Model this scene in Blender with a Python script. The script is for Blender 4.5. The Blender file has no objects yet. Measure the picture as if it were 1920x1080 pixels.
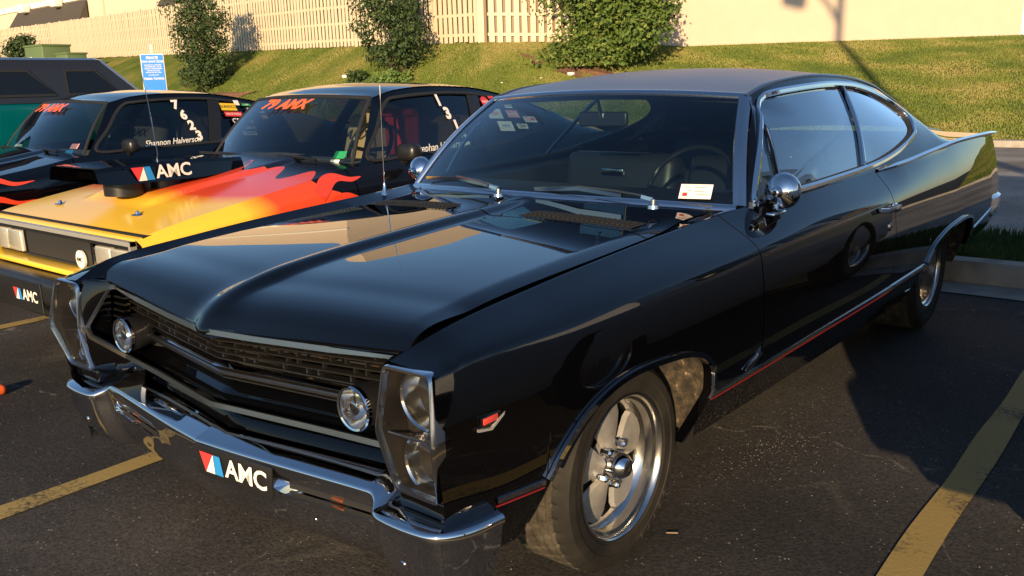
import bpy, bmesh, math, random
import numpy as np
from mathutils import Vector, Matrix
random.seed(7); rng = np.random.default_rng(7)
scene = bpy.context.scene
C = scene.collection

# ---------------------------------------------------------------- camera
def cam_axes(yaw, pitch, roll):
    f = np.array([math.sin(yaw)*math.cos(pitch), math.cos(yaw)*math.cos(pitch), math.sin(pitch)])
    r = np.array([math.cos(yaw), -math.sin(yaw), 0]); u = np.cross(r, f)
    return r*math.cos(roll)+u*math.sin(roll), -r*math.sin(roll)+u*math.cos(roll), f
cr, cu, cf = cam_axes(math.radians(-39.66), math.radians(-13.243), math.radians(-1.615))
cd = bpy.data.cameras.new('camera'); cam = bpy.data.objects.new('camera', cd); C.objects.link(cam)
cd.sensor_width = 36.0; cd.lens = 1634.4/1920*36; cd.clip_start = 0.05; cd.clip_end = 2000
cam.matrix_world = Matrix(((cr[0], cu[0], -cf[0], 2.0474), (cr[1], cu[1], -cf[1], -1.9249), (cr[2], cu[2], -cf[2], 1.3543), (0, 0, 0, 1)))
scene.camera = cam

# ---------------------------------------------------------------- sky, sun, exposure
SUN_AZ = math.radians(153.0); SUN_EL = math.radians(14.0)      # clockwise from +Y
to_sun = Vector((math.sin(SUN_AZ)*math.cos(SUN_EL), math.cos(SUN_AZ)*math.cos(SUN_EL), math.sin(SUN_EL)))
world = bpy.data.worlds.new('World'); scene.world = world; world.use_nodes = True
wn = world.node_tree; wn.nodes.clear()
sky = wn.nodes.new('ShaderNodeTexSky'); sky.sky_type = 'NISHITA'; sky.sun_disc = False
sky.sun_elevation = SUN_EL; sky.sun_rotation = SUN_AZ; sky.altitude = 200; sky.air_density = 1.0; sky.dust_density = 0.4; sky.ozone_density = 3.0
bg = wn.nodes.new('ShaderNodeBackground'); bg.inputs['Strength'].default_value = 0.10
wo = wn.nodes.new('ShaderNodeOutputWorld')
wn.links.new(sky.outputs[0], bg.inputs[0]); wn.links.new(bg.outputs[0], wo.inputs[0])
sd = bpy.data.lights.new('sun', 'SUN'); sd.energy = 4.6; sd.angle = math.radians(0.6); sd.color = (1.0, 0.73, 0.42)
sun = bpy.data.objects.new('sun', sd); C.objects.link(sun)
sun.rotation_euler = (-to_sun).to_track_quat('-Z', 'Y').to_euler(); sun.location = to_sun*60
scene.view_settings.view_transform = 'Standard'; scene.view_settings.look = 'None'
scene.view_settings.exposure = 0.85; scene.view_settings.gamma = 1.0; scene.view_settings.use_curve_mapping = False
scene.cycles.transparent_max_bounces = 24; scene.cycles.max_bounces = 10; scene.cycles.glossy_bounces = 6

# ---------------------------------------------------------------- materials
MATS = {}
def nodes(name):
    m = bpy.data.materials.new(name); m.use_nodes = True; MATS[name] = m
    nt = m.node_tree; b = nt.nodes['Principled BSDF']; return m, nt, b
def N(nt, typ, **kw):
    n = nt.nodes.new(typ)
    for k, v in kw.items():
        if k in n.inputs: n.inputs[k].default_value = v
        else: setattr(n, k, v)
    return n
def ramp(nt, fac, stops):
    r = nt.nodes.new('ShaderNodeValToRGB'); e = r.color_ramp.elements
    while len(e) < len(stops): e.new(0.5)
    for i, (p, c) in enumerate(stops):
        e[i].position = p; e[i].color = (*c, 1) if len(c) == 3 else c
    nt.links.new(fac, r.inputs[0]); return r
def coords(nt, scale=(1, 1, 1)):
    tc = nt.nodes.new('ShaderNodeTexCoord'); mp = nt.nodes.new('ShaderNodeMapping'); mp.inputs['Scale'].default_value = scale
    nt.links.new(tc.outputs['Object'], mp.inputs[0]); return mp.outputs[0]
def simple(name, col, rough=0.5, metal=0.0, coat=0.0, spec=0.5, bump=None, vary=None, emit=None):
    m, nt, b = nodes(name)
    b.inputs['Base Color'].default_value = (*col, 1); b.inputs['Roughness'].default_value = rough
    b.inputs['Metallic'].default_value = metal; b.inputs['Coat Weight'].default_value = coat
    b.inputs['Coat Roughness'].default_value = 0.03; b.inputs['Specular IOR Level'].default_value = spec
    if vary:                                              # (scale, amount)
        v = coords(nt); n = N(nt, 'ShaderNodeTexNoise', Scale=vary[0], Detail=5.0); nt.links.new(v, n.inputs['Vector'])
        lo = tuple(c*(1-vary[1]) for c in col); hi = tuple(min(1, c*(1+vary[1])) for c in col)
        r = ramp(nt, n.outputs[0], [(0.3, lo), (0.7, hi)]); nt.links.new(r.outputs[0], b.inputs['Base Color'])
    if bump:                                              # (scale, strength, distance)
        v = coords(nt); n = N(nt, 'ShaderNodeTexNoise', Scale=bump[0], Detail=4.0); nt.links.new(v, n.inputs['Vector'])
        bp = N(nt, 'ShaderNodeBump', Strength=bump[1], Distance=bump[2]); nt.links.new(n.outputs[0], bp.inputs['Height']); nt.links.new(bp.outputs[0], b.inputs['Normal'])
    return m
def paint(name, col, rough=0.05, dust=0.02):
    m, nt, b = nodes(name)
    v = coords(nt); n = N(nt, 'ShaderNodeTexNoise', Scale=3.0, Detail=6.0); nt.links.new(v, n.inputs['Vector'])
    r = ramp(nt, n.outputs[0], [(0.35, (rough,)*3), (0.75, (rough*1.6,)*3)]); nt.links.new(r.outputs[0], b.inputs['Roughness'])
    b.inputs['Base Color'].default_value = (*col, 1); b.inputs['Specular IOR Level'].default_value = 0.5
    b.inputs['Coat Weight'].default_value = 0.10; b.inputs['IOR'].default_value = 1.55; b.inputs['Coat Roughness'].default_value = 0.02
    n2 = N(nt, 'ShaderNodeTexNoise', Scale=2.2, Detail=1.0); nt.links.new(v, n2.inputs['Vector'])
    bp = N(nt, 'ShaderNodeBump', Strength=0.03, Distance=0.02); nt.links.new(n2.outputs[0], bp.inputs['Height'])
    nt.links.new(bp.outputs[0], b.inputs['Normal']); nt.links.new(bp.outputs[0], b.inputs['Coat Normal'])
    return m
def glass(name, tint, refl=1.0):
    m = bpy.data.materials.new(name); m.use_nodes = True; MATS[name] = m; nt = m.node_tree; nt.nodes.clear()
    o = nt.nodes.new('ShaderNodeOutputMaterial'); t = nt.nodes.new('ShaderNodeBsdfTransparent'); t.inputs[0].default_value = (*tint, 1)
    g = nt.nodes.new('ShaderNodeBsdfGlossy'); g.inputs['Roughness'].default_value = 0.0; g.inputs[0].default_value = (0.95, 0.97, 1, 1)
    f = nt.nodes.new('ShaderNodeFresnel'); ge = nt.nodes.new('ShaderNodeNewGeometry')
    io = N(nt, 'ShaderNodeMapRange'); io.inputs['To Min'].default_value = 1.5; io.inputs['To Max'].default_value = 1/1.5      # same pane seen from either face
    nt.links.new(ge.outputs['Backfacing'], io.inputs['Value']); nt.links.new(io.outputs[0], f.inputs[0])
    mu = N(nt, 'ShaderNodeMath', operation='MULTIPLY'); mu.inputs[1].default_value = 1.6*refl; mu.use_clamp = True
    nt.links.new(f.outputs[0], mu.inputs[0])
    mx = nt.nodes.new('ShaderNodeMixShader'); nt.links.new(mu.outputs[0], mx.inputs[0]); nt.links.new(t.outputs[0], mx.inputs[1]); nt.links.new(g.outputs[0], mx.inputs[2])
    nt.links.new(mx.outputs[0], o.inputs[0]); return m

paint('black_paint', (0.0012, 0.0012, 0.0016), 0.012)
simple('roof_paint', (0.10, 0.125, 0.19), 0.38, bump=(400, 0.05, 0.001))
simple('chrome', (0.68, 0.68, 0.70), 0.035, 1.0)
simple('soft_chrome', (0.62, 0.62, 0.64), 0.16, 1.0, bump=(60, 0.02, 0.002))
simple('brushed_trim', (0.30, 0.29, 0.28), 0.30, 1.0)
simple('cast_aluminium', (0.40, 0.38, 0.35), 0.45, 0.6, vary=(40, 0.10))
simple('polished_aluminium', (0.55, 0.53, 0.50), 0.20, 1.0, bump=(90, 0.03, 0.002))
simple('black_plastic', (0.012, 0.012, 0.013), 0.35)
simple('black_rubber', (0.014, 0.014, 0.014), 0.62)
simple('flat_black', (0.006, 0.006, 0.006), 0.75)
simple('interior_black', (0.010, 0.011, 0.014), 0.55, bump=(300, 0.1, 0.002))
simple('interior_vinyl', (0.016, 0.018, 0.022), 0.38, bump=(180, 0.08, 0.002))
simple('headliner', (0.05, 0.045, 0.04), 0.8)
simple('red_stripe', (0.20, 0.015, 0.02), 0.35)
simple('red_enamel', (0.55, 0.06, 0.05), 0.25)
simple('amber_lens', (0.12, 0.035, 0.01), 0.25)
simple('smoke_plastic', (0.022, 0.020, 0.019), 0.38, vary=(12, 0.5))
simple('lamp_reflector', (0.82, 0.80, 0.77), 0.12, 0.97, bump=(38, 0.22, 0.003))
simple('white_decal', (0.78, 0.74, 0.68), 0.5)
simple('red_decal', (0.62, 0.04, 0.04), 0.45)
simple('blue_decal', (0.02, 0.22, 0.55), 0.45)
simple('yellow_decal', (0.80, 0.50, 0.02), 0.45)
simple('green_decal', (0.02, 0.28, 0.10), 0.45)
simple('orange_decal', (0.85, 0.13, 0.03), 0.45)
simple('black_decal', (0.01, 0.01, 0.01), 0.5)
simple('pink_decal', (0.75, 0.30, 0.30), 0.5)
simple('flame_red', (0.72, 0.055, 0.02), 0.14, coat=0.6)
simple('paper', (0.78, 0.70, 0.64), 0.7)
simple('tan_cloth', (0.34, 0.24, 0.14), 0.8)
simple('red_cloth', (0.55, 0.03, 0.03), 0.7)
simple('grey_cloth', (0.16, 0.15, 0.14), 0.8)
simple('teal_paint', (0.0, 0.10, 0.11), 0.15, coat=0.5)
simple('suv_paint', (0.018, 0.018, 0.022), 0.25, coat=0.4); simple('silver_paint', (0.55, 0.56, 0.58), 0.25, coat=0.4)
simple('red_paint', (0.45, 0.01, 0.012), 0.15, coat=0.5)
glass('windshield_glass', (0.50, 0.62, 0.62))
glass('side_glass', (0.50, 0.66, 0.68), 1.8)
glass('dark_glass', (0.16, 0.18, 0.20))
glass('lamp_glass', (0.80, 0.80, 0.78), 0.8)
glass('smoke_cover', (0.86, 0.84, 0.81), 0.3)

# ---------------------------------------------------------------- geometry helpers
def grid(P, closed=False):
    P = np.asarray(P, float); n, m = P.shape[:2]; V = P.reshape(-1, 3); F = []
    for i in range(n if closed else n-1):
        a = i*m; b = ((i+1) % n)*m
        for j in range(m-1): F.append((a+j, b+j, b+j+1, a+j+1))
    return V, F
def cat(*parts):
    V = []; F = []; o = 0
    for v, f in parts:
        V.append(np.asarray(v, float)); F += [tuple(i+o for i in q) for q in f]; o += len(v)
    return np.concatenate(V), F
def mir(vf):
    V, F = vf; W = np.array(V, float); W[:, 0] *= -1; return W, [tuple(reversed(f)) for f in F]
def both(vf): return cat(vf, mir(vf))
def flip(vf): return vf[0], [tuple(reversed(f)) for f in vf[1]]
def shift(vf, d): return np.asarray(vf[0], float)+np.asarray(d, float), vf[1]
def xform(vf, M):
    V = np.asarray(vf[0], float); A = np.array(M); return V @ A[:3, :3].T + A[:3, 3], vf[1]
def empty(name, loc, rz=0.0):
    o = bpy.data.objects.new(name, None); C.objects.link(o); o.location = loc; o.rotation_euler = (0, 0, rz); o.empty_display_size = 0.2; return o
def tag(o, label=None, cat_=None, group=None, kind=None):
    if label: o['label'] = label
    if cat_: o['category'] = cat_
    if group: o['group'] = group
    if kind: o['kind'] = kind
    return o
def obj(name, vf, mat, parent=None, smooth=True, sharp=32, loc=None, mats=None, fm=None):
    V, F = vf
    me = bpy.data.meshes.new(name); me.from_pydata([tuple(v) for v in np.asarray(V, float)], [], F); me.update()
    for mm in (mats or [mat]): me.materials.append(MATS[mm])
    if fm is not None: me.polygons.foreach_set('material_index', fm)
    if smooth:
        me.polygons.foreach_set('use_smooth', [True]*len(me.polygons)); me.set_sharp_from_angle(angle=math.radians(sharp))
    o = bpy.data.objects.new(name, me); C.objects.link(o)
    if parent: o.parent = parent
    if loc is not None: o.location = loc
    return o
def copy_tree(o, parent=None):
    c = o.copy(); C.objects.link(c); c.parent = parent
    for ch in list(o.children): copy_tree(ch, c)
    return c
def box(c, s):
    x, y, z = c; a, b, h = s[0]/2, s[1]/2, s[2]/2
    V = [(x+i*a, y+j*b, z+k*h) for i in (-1, 1) for j in (-1, 1) for k in (-1, 1)]
    return np.array(V), [(0, 1, 3, 2), (4, 6, 7, 5), (0, 4, 5, 1), (2, 3, 7, 6), (0, 2, 6, 4), (1, 5, 7, 3)]
def rbox(c, s, r=0.02, seg=3):
    bm = bmesh.new(); bmesh.ops.create_cube(bm, size=1.0)
    for v in bm.verts: v.co = Vector((v.co.x*s[0], v.co.y*s[1], v.co.z*s[2]))
    bmesh.ops.bevel(bm, geom=bm.edges[:], offset=r, segments=seg, profile=0.5, affect='EDGES')
    V = np.array([v.co[:] for v in bm.verts])+np.array(c); bm.verts.index_update(); F = [tuple(v.index for v in f.verts) for f in bm.faces]; bm.free(); return V, F
def lathe(prof, n=40, axis='x', center=(0, 0, 0), full=True):
    P = []
    for k in range(n):
        a = 2*math.pi*k/n; P.append([(h, r*math.cos(a), r*math.sin(a)) for h, r in prof])
    V, F = grid(P, closed=True)
    if axis == 'y': V = V[:, [1, 0, 2]]; F = [tuple(reversed(f)) for f in F]
    if axis == 'z': V = V[:, [1, 2, 0]]
    return V+np.array(center), F
def sweep(path, prof, up=(0, 0, 1), closed=False, ups=None):
    P = np.asarray(path, float); n = len(P); out = []
    for i in range(n):
        a = P[(i-1) % n] if (closed or i > 0) else P[i]; b = P[(i+1) % n] if (closed or i < n-1) else P[i]
        t = b-a; t /= np.linalg.norm(t)+1e-12
        u = np.asarray(ups[i] if ups is not None else up, float); u = u-t*(u@t); u /= np.linalg.norm(u)+1e-12
        s = np.cross(t, u); out.append([P[i]+u*q[1]+s*q[0] for q in prof]+[P[i]+u*prof[0][1]+s*prof[0][0]])
    return grid(out, closed=closed)
def circ(r, k=8, sx=1.0): return [(sx*r*math.cos(2*math.pi*i/k), r*math.sin(2*math.pi*i/k)) for i in range(k)]
def tube(path, r, k=8, closed=False, up=(0.13, 0.21, 0.97)): return sweep(path, circ(r, k), up, closed)
def pch(xs, ys):
    xs = np.asarray(xs, float); ys = np.asarray(ys, float)
    h = np.diff(xs); d = np.diff(ys)/h; m = np.zeros_like(ys); m[0] = d[0]; m[-1] = d[-1]
    for i in range(1, len(xs)-1):
        if d[i-1]*d[i] > 0: w1 = 2*h[i]+h[i-1]; w2 = h[i]+2*h[i-1]; m[i] = (w1+w2)/(w1/d[i-1]+w2/d[i])
    def f(x):
        x = np.clip(np.asarray(x, float), xs[0], xs[-1]); i = np.clip(np.searchsorted(xs, x)-1, 0, len(xs)-2); t = (x-xs[i])/h[i]
        return (1+2*t)*(1-t)**2*ys[i]+t*(1-t)**2*h[i]*m[i]+t*t*(3-2*t)*ys[i+1]+t*t*(t-1)*h[i]*m[i+1]
    return f
def tab(rows):                                    # rows of (key, a, b, ...) -> function giving array of columns
    A = np.array(rows, float); fs = [pch(A[:, 0], A[:, k]) for k in range(1, A.shape[1])]
    return (lambda y: fs[0](y)) if len(fs) == 1 else (lambda y: tuple(f(y) for f in fs))
def sst(a, b, x): t = np.clip((np.asarray(x, float)-a)/(b-a), 0, 1); return t*t*(3-2*t)
def smin(a, b, k):
    h = np.maximum(k-np.abs(a-b), 0)/k; return np.minimum(a, b)-h**3*k/6
def spline(pts, n, closed=False):                 # Catmull-Rom resampling, n points per span
    P = np.asarray(pts, float); L = len(P); out = []
    for i in range(L if closed else L-1):
        p0 = P[(i-1) % L] if closed or i > 0 else 2*P[0]-P[1]; p1 = P[i]; p2 = P[(i+1) % L]; p3 = P[(i+2) % L] if closed or i+2 < L else 2*P[-1]-P[-2]
        for k in range(n):
            t = k/n; out.append(0.5*((2*p1)+(-p0+p2)*t+(2*p0-5*p1+4*p2-p3)*t*t+(-p0+3*p1-3*p2+p3)*t**3))
    if not closed: out.append(P[-1])
    return np.array(out)
def text_vf(s, size, shear=0.0, bold=0.0, sx=1.0, align='CENTER'):
    cu_ = bpy.data.curves.new('lettering', 'FONT'); cu_.body = s; cu_.size = size; cu_.shear = shear; cu_.offset = bold*size
    cu_.align_x = align; cu_.align_y = 'CENTER'; cu_.resolution_u = 3
    t = bpy.data.objects.new('lettering_tmp', cu_); me = bpy.data.meshes.new_from_object(t)
    V = np.array([v.co[:] for v in me.vertices]).reshape(-1, 3); F = [tuple(p.vertices) for p in me.polygons]
    bpy.data.objects.remove(t); bpy.data.curves.remove(cu_); bpy.data.meshes.remove(me)
    if len(V): V[:, 0] *= sx
    return V, F
def frame(o, xd, yd):                              # matrix with columns x, y, normal at o
    x = Vector(xd).normalized(); y = Vector(yd); y = (y-x*(x@y)).normalized() if hasattr(x, '__matmul__') else (y-x*x.dot(y)).normalized(); z = x.cross(y)
    return np.array([[x[0], y[0], z[0], o[0]], [x[1], y[1], z[1], o[1]], [x[2], y[2], z[2], o[2]], [0, 0, 0, 1]])
def quad(w, h): return np.array([(-w/2, -h/2, 0), (w/2, -h/2, 0), (w/2, h/2, 0), (-w/2, h/2, 0)]), [(0, 1, 2, 3)]
def disc(r, n=24, sx=1.0): return np.array([(sx*r*math.cos(2*math.pi*k/n), r*math.sin(2*math.pi*k/n), 0) for k in range(n)]), [tuple(range(n))]
def ribbon(P, th):                                 # thin plate from a list of (left,right) points
    a = np.asarray(P, float); return grid(a)

def rpoly(keys, r=.02, seg=4, mid=3):               # closed 3D polygon with rounded corners
    K = np.asarray(keys, float); n = len(K); out = []
    for i in range(n):
        p, a, b = K[i], K[i-1], K[(i+1) % n]; la, lb = np.linalg.norm(a-p), np.linalg.norm(b-p); ra, rb_ = min(r, la*.45), min(r, lb*.45)
        s0 = p+(a-p)/la*ra; s1 = p+(b-p)/lb*rb_
        for t in np.linspace(0, 1, seg+1): out.append((1-t)**2*s0+2*t*(1-t)*p+t*t*s1)
        e = b+(p-b)/lb*min(r, lb*.45)
        for t in np.linspace(0, 1, mid+2)[1:-1]: out.append(s1+(e-s1)*t)
    return np.array(out)
simple('grille_slat', (0.05, 0.047, 0.044), 0.35, 0.8)
simple('rusty_metal', (0.12, 0.065, 0.03), 0.8, vary=(30, 0.5))
simple('bright_cast', (0.70, 0.68, 0.62), 0.35, 0.7)
simple('tyre_letter', (0.06, 0.057, 0.052), 0.7)
simple('tyre_tread', (0.055, 0.048, 0.038), 0.9, spec=0.1, vary=(14, 0.5))
simple('fluted_lamp', (0.72, 0.70, 0.64), 0.22, 0.35, bump=(60, 0.3, 0.003))
# ================================================================= generic car surfaces
def side_rows(ys, T, S, W, zlow, k, lip=0.03, zmid=0.60, curve=0.45, tuck=0.30, ztuck=0.44):
    P = []
    for y in ys:
        xt, zt = T(y); xs, zs = S(y); w = W(y); zl = float(zlow(y)); kk = k(y) if callable(k) else k
        zz = np.concatenate([np.linspace(zt, zs-0.07, 16), np.linspace(zs-0.07, zl, 14)[1:]])
        x1 = xt+(xs-xt)*(zt-zz)/(zt-zs)
        x2 = w-curve*(zz-zmid)**2-tuck*np.maximum(0, ztuck-zz)
        x = smin(x1, x2, kk); x[0] = xt
        row = [(x[i], y, zz[i]) for i in range(len(zz))]; row.append((x[-1]-lip, y, zl+0.002)); P.append(row)
    return np.array(P)
def side_x(y, z, T, S, W, k, zmid=0.60, curve=0.45, tuck=0.30, ztuck=0.44):
    xt, zt = T(y); xs, zs = S(y); kk = k(y) if callable(k) else k
    return float(smin(xt+(xs-xt)*(zt-z)/(zt-zs), W(y)-curve*(z-zmid)**2-tuck*max(0, ztuck-z), kk))
def tyre_wheel(name, parent, loc, side, r, wid, rr=0.208, spokes=True, dish=0.058, rx=1.0):
    """rim mesh (the wheel) with tyre, centre cap and nuts as sub-parts; outer face looks to +x*side"""
    M = np.diag([side, 1, 1, 1.0]); M[:3, 3] = loc
    def put(vf): v = xform(vf, M); return v if side > 0 else flip(v)
    rim = lathe([(-wid+0.02, rr-0.012), (-wid*0.6, rr-0.04), (-dish-0.03, rr-0.045), (-dish, rr-0.034), (-dish+0.012, rr-0.022), (-0.022, rr-0.019), (-0.016, rr-0.010), (-0.004, rr-0.007), (0.001, rr-0.002), (0.0, rr+0.004), (-0.012, rr+0.007)], 72)
    o = obj('wheel', put(rim), 'polished_aluminium', parent)
    if spokes:
        S_ = []
        for k in range(5):
            a = 2*math.pi*k/5+0.35; pts = []
            for rad, half in ((0.045, 0.020), (0.07, 0.032), (0.10, 0.052), (0.13, 0.066), (0.155, 0.066), (0.174, 0.052)):
                xx = -dish+0.012-0.018*((rad-0.045)/0.127)
                row = [(xx-0.012, rad-0.004, -half), (xx+0.002, rad, -half*0.9), (xx+0.009, rad, -half*0.45), (xx+0.011, rad, 0), (xx+0.009, rad, half*0.45), (xx+0.002, rad, half*0.9), (xx-0.012, rad-0.004, half)]
                ca, sa = math.cos(a), math.sin(a); pts.append([(p[0], p[1]*ca-p[2]*sa, p[1]*sa+p[2]*ca) for p in row])
            S_.append(grid(pts))
        obj('spoke_centre', put(cat(*S_, lathe([(-dish-0.02, 0.001), (-dish-0.02, 0.066), (-dish+0.004, 0.066), (-dish+0.012, 0.05), (-dish+0.012, 0.001)], 32))), 'cast_aluminium', o)
        obj('brake_drum', put(lathe([(-dish-0.06, 0.15), (-dish-0.045, 0.145), (-dish-0.04, 0.001)], 32)), 'flat_black', o)
        obj('centre_cap', put(lathe([(-dish+0.008, 0.043), (-dish+0.02, 0.040), (-dish+0.036, 0.040), (-dish+0.056, 0.036), (-dish+0.070, 0.024), (-dish+0.072, 0.015), (-dish+0.068, 0.0005)], 28)), 'chrome', o)
        for k in range(5):
            a = 2*math.pi*(k+0.5)/5+0.35; nut = lathe([(-dish+0.008, 0.0125), (-dish+0.014, 0.0125), (-dish+0.015, 0.010), (-dish+0.034, 0.010), (-dish+0.04, 0.006), (-dish+0.041, 0.0005)], 6)
            obj('lug_nut', put(shift(nut, (0, 0.062*math.cos(a), 0.062*math.sin(a)))), 'chrome', o, sharp=20)
    else:
        obj('wheel_disc', put(lathe([(-dish-0.02, rr-0.03), (-dish-0.01, 0.11), (-dish+0.01, 0.07), (-dish+0.03, 0.05), (-dish+0.035, 0.0005)], 36)), 'cast_aluminium', o)
    h = r-rr
    prof = [(-wid+0.01, rr-0.004), (-wid-0.008, rr+0.35*h), (-wid-0.002, rr+0.75*h), (-wid+0.018, r-0.008), (-wid+0.03, r-0.001)]
    ng = 5; x0, x1 = -wid+0.03, -0.03
    for g_ in range(ng):
        a = x0+(x1-x0)*(g_+0.5)/ng-0.004; prof += [(a-0.001, r), (a, r-0.006), (a+0.008, r-0.006), (a+0.009, r)]
    prof += [(-0.03, r-0.001), (-0.016, r-0.009), (-0.004, r-0.022), (0.006, rr+0.70*h), (0.009, rr+0.5*h), (0.0085, rr+0.42*h), (0.006, rr+0.40*h), (0.003, rr+0.12*h), (-0.004, rr+0.002)]
    tv, tf = lathe(prof, 216 if spokes else 72); m__ = len(prof); tv = np.array(tv)
    if spokes:                                                # cross grooves cut into the tread
        for k in range(216):
            for j, (hx_, r0) in enumerate(prof):
                if r0 > r-.0035 and (k+(j//4)*2) % 5 == 0: tv[k*m__+j, 1:] *= (r0-.006)/r0
    tr_ = [1 if all(prof[i % m__][1] > r-.007 for i in f) else 0 for f in tf]
    obj('tyre', put((tv, tf)), 'tyre_rubber', o, sharp=22 if spokes else 50, mats=['tyre_rubber', 'tyre_tread'], fm=tr_)
    return o

def tyre_material():
    m, nt, b = nodes('tyre_rubber'); v = coords(nt)
    b.inputs['Roughness'].default_value = 0.7; b.inputs['Specular IOR Level'].default_value = 0.2
    n = N(nt, 'ShaderNodeTexNoise', Scale=9.0, Detail=6.0); nt.links.new(v, n.inputs['Vector'])
    r = ramp(nt, n.outputs[0], [(0.3, (0.010, 0.0095, 0.009)), (0.75, (0.030, 0.026, 0.022))]); nt.links.new(r.outputs[0], b.inputs['Base Color'])
    n5 = N(nt, 'ShaderNodeTexNoise', Scale=120.0, Detail=4.0); nt.links.new(v, n5.inputs['Vector'])
    bp = N(nt, 'ShaderNodeBump', Strength=0.2, Distance=0.003); nt.links.new(n5.outputs[0], bp.inputs['Height']); nt.links.new(bp.outputs[0], b.inputs['Normal'])
tyre_material()
def liner_mat():
    m, nt, b = nodes('dirty_liner'); v = coords(nt); b.inputs['Roughness'].default_value = 0.85
    n = N(nt, 'ShaderNodeTexNoise', Scale=34.0, Detail=8.0, Roughness=0.7); nt.links.new(v, n.inputs['Vector'])
    r = ramp(nt, n.outputs[0], [(0.40, (0.014, 0.011, 0.008)), (0.55, (0.05, 0.037, 0.023)), (0.63, (0.09, 0.065, 0.04)), (0.68, (0.38, 0.28, 0.18))]); nt.links.new(r.outputs[0], b.inputs['Base Color'])
    bp = N(nt, 'ShaderNodeBump', Strength=0.5, Distance=0.01); nt.links.new(n.outputs[0], bp.inputs['Height']); nt.links.new(bp.outputs[0], b.inputs['Normal'])
liner_mat()

# ================================================================= the black fastback
ORG = np.array([0, 1.6, 0.0])
car = empty('parked_car', ORG)
tag(car, 'glossy black vintage fastback coupe with chrome bumper and stacked headlights', 'car')
def co(name, vf, mat, parent=None, **kw): return obj(name, shift(vf, -ORG), mat, parent or car, **kw)
T = tab([(-.735, .72, .787), (-.6, .755, .832), (-.3, .76, .862), (0, .765, .884), (.5, .772, .91), (.83, .80, .925), (1.0, .822, .93), (1.3, .845, .935), (2.0, .865, .942), (2.3, .885, .949), (2.7, .895, .968), (3.3, .90, .988), (3.9, .905, .985), (4.2, .90, .972)])
W = tab([(-.735, .866), (-.4, .905), (0, .93), (.5, .948), (1.2, .962), (2, .974), (3, .974), (3.9, .955), (4.2, .935)])
Szt = tab([(-.735, .777), (-.6, .792), (-.3, .80), (0, .806), (.5, .812), (1.2, .815), (2, .82), (2.7, .832), (3.3, .845), (4.2, .845)])
S = lambda y: (W(y)+0.004, Szt(y))
KS = tab([(-.735, .014), (-.55, .06), (-.3, .11), (.3, .10), (.9, .055), (2.0, .055), (3.0, .08), (4.2, .10)])
archF = spline([(-.42, .44), (-.375, .50), (-.29, .567), (-.185, .606), (-.075, .62), (.07, .614), (.175, .60), (.262, .572), (.318, .525), (.336, .47), (.342, .42)], 6)
archR = spline([(2.525, .445), (2.61, .514), (2.79, .556), (3.0, .577), (3.2, .583), (3.34, .568), (3.39, .545), (3.412, .50), (3.418, .45)], 6)
zl_pts = np.array([(-.74, .28), (-.47, .26), (-.424, .26)]+[tuple(p) for p in archF]+[(.346, .25), (.5, .245), (2.515, .25), (2.521, .27)]+[tuple(p) for p in archR]+[(3.423, .40), (3.9, .42), (4.21, .47)])
zlow = lambda y: np.interp(y, zl_pts[:, 0], zl_pts[:, 1])
def cols(a, b, n): return np.unique(np.round(np.concatenate([np.linspace(a, b, n), [q for q in zl_pts[:, 0] if a < q < b]]), 5))
DF, DR, GAP = .655, 1.965, .003
frP = side_rows(cols(-.735, DF-GAP, 60), T, S, W, zlow, KS); frP[:, :, 1] -= .026*np.maximum(0, 1-np.abs(frP[:, :, 2]-.63)/.15)*(1-sst(-.735, -.56, frP[:, :, 1])); fr = grid(frP); rq = grid(side_rows(cols(DR+GAP, 4.2, 110), T, S, W, zlow, KS))
sill = lambda y: 0.30+0*y
dr = grid(side_rows(np.linspace(DF+GAP, DR-GAP, 60), T, S, W, lambda y: 0.305, KS))
rocker = []
for y in np.linspace(DF-.004, DR+.004, 30):
    x = side_x(y, .30, T, S, W, KS); rocker.append([(x-.012, y, .312), (x-.004, y, .30), (side_x(y, .25, T, S, W, KS), y, .247), (x-.06, y, .247)])
back = []
for y in (DF, DR):                                            # dark strip behind each door gap
    ys = np.array([y-.02, y+.02]); P = side_rows(ys, T, S, W, lambda q: .26, KS); P[:, :, 0] -= .012; back.append(grid(P))
# rear closing panel
yr = 4.2; row = side_rows(np.array([yr]), T, S, W, zlow, KS)[0][:-1]
tailcap = []
for s in np.linspace(1, -1, 25): tailcap.append([(p[0]*s, yr+.035*(1-s*s), p[2]) for p in row])
tailcap = grid(tailcap)
def zf(x): return .742+.043*np.abs(x)/.7
def yf(x): return -.75+.10*np.abs(x)-.02*np.exp(-(x/.06)**2)+.02
rise = tab([(0, 0), (.03, .040), (.08, .074), (.16, .103), (.3, .129), (.75, .163), (1.2, .184), (1.6, .196)])
XG = tab([(-.76, .695), (-.6, .70), (0, .70), (.4, .69), (.62, .675), (.9, .67)])
def Hd(x, y):
    ax = np.abs(x); d = np.maximum(y-yf(x), 0); e = np.clip(ax/.7, 0, 1)**1.6
    z = zf(x)+rise(d)*(1-.30*e)
    rampd = sst(.0, .22, d); z = z-.020*rampd*(sst(.006, .062, ax))
    xg = XG(y); z = z-.012*rampd*np.clip((ax-(xg-.055))/.055, 0, 1)**1.3
    return z
yws = lambda x: .66+.28*x*x; zws = lambda x: .945-.034*x*x
def cowl_pt(s, v):
    x1 = s*.775; y = .37+(float(yws(x1))-.37)*v; x = s*min(.775, float(XG(y))-.003+max(0, (v-.55)/.45)**2*.10)
    zc = float(Hd(np.array(x), np.array(min(y, .60)))); return x, y, zc+(float(zws(x))-.006-zc)*v**2
cvv = np.array([cowl_pt(1, v) for v in np.linspace(0, 1, 30)])
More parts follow.
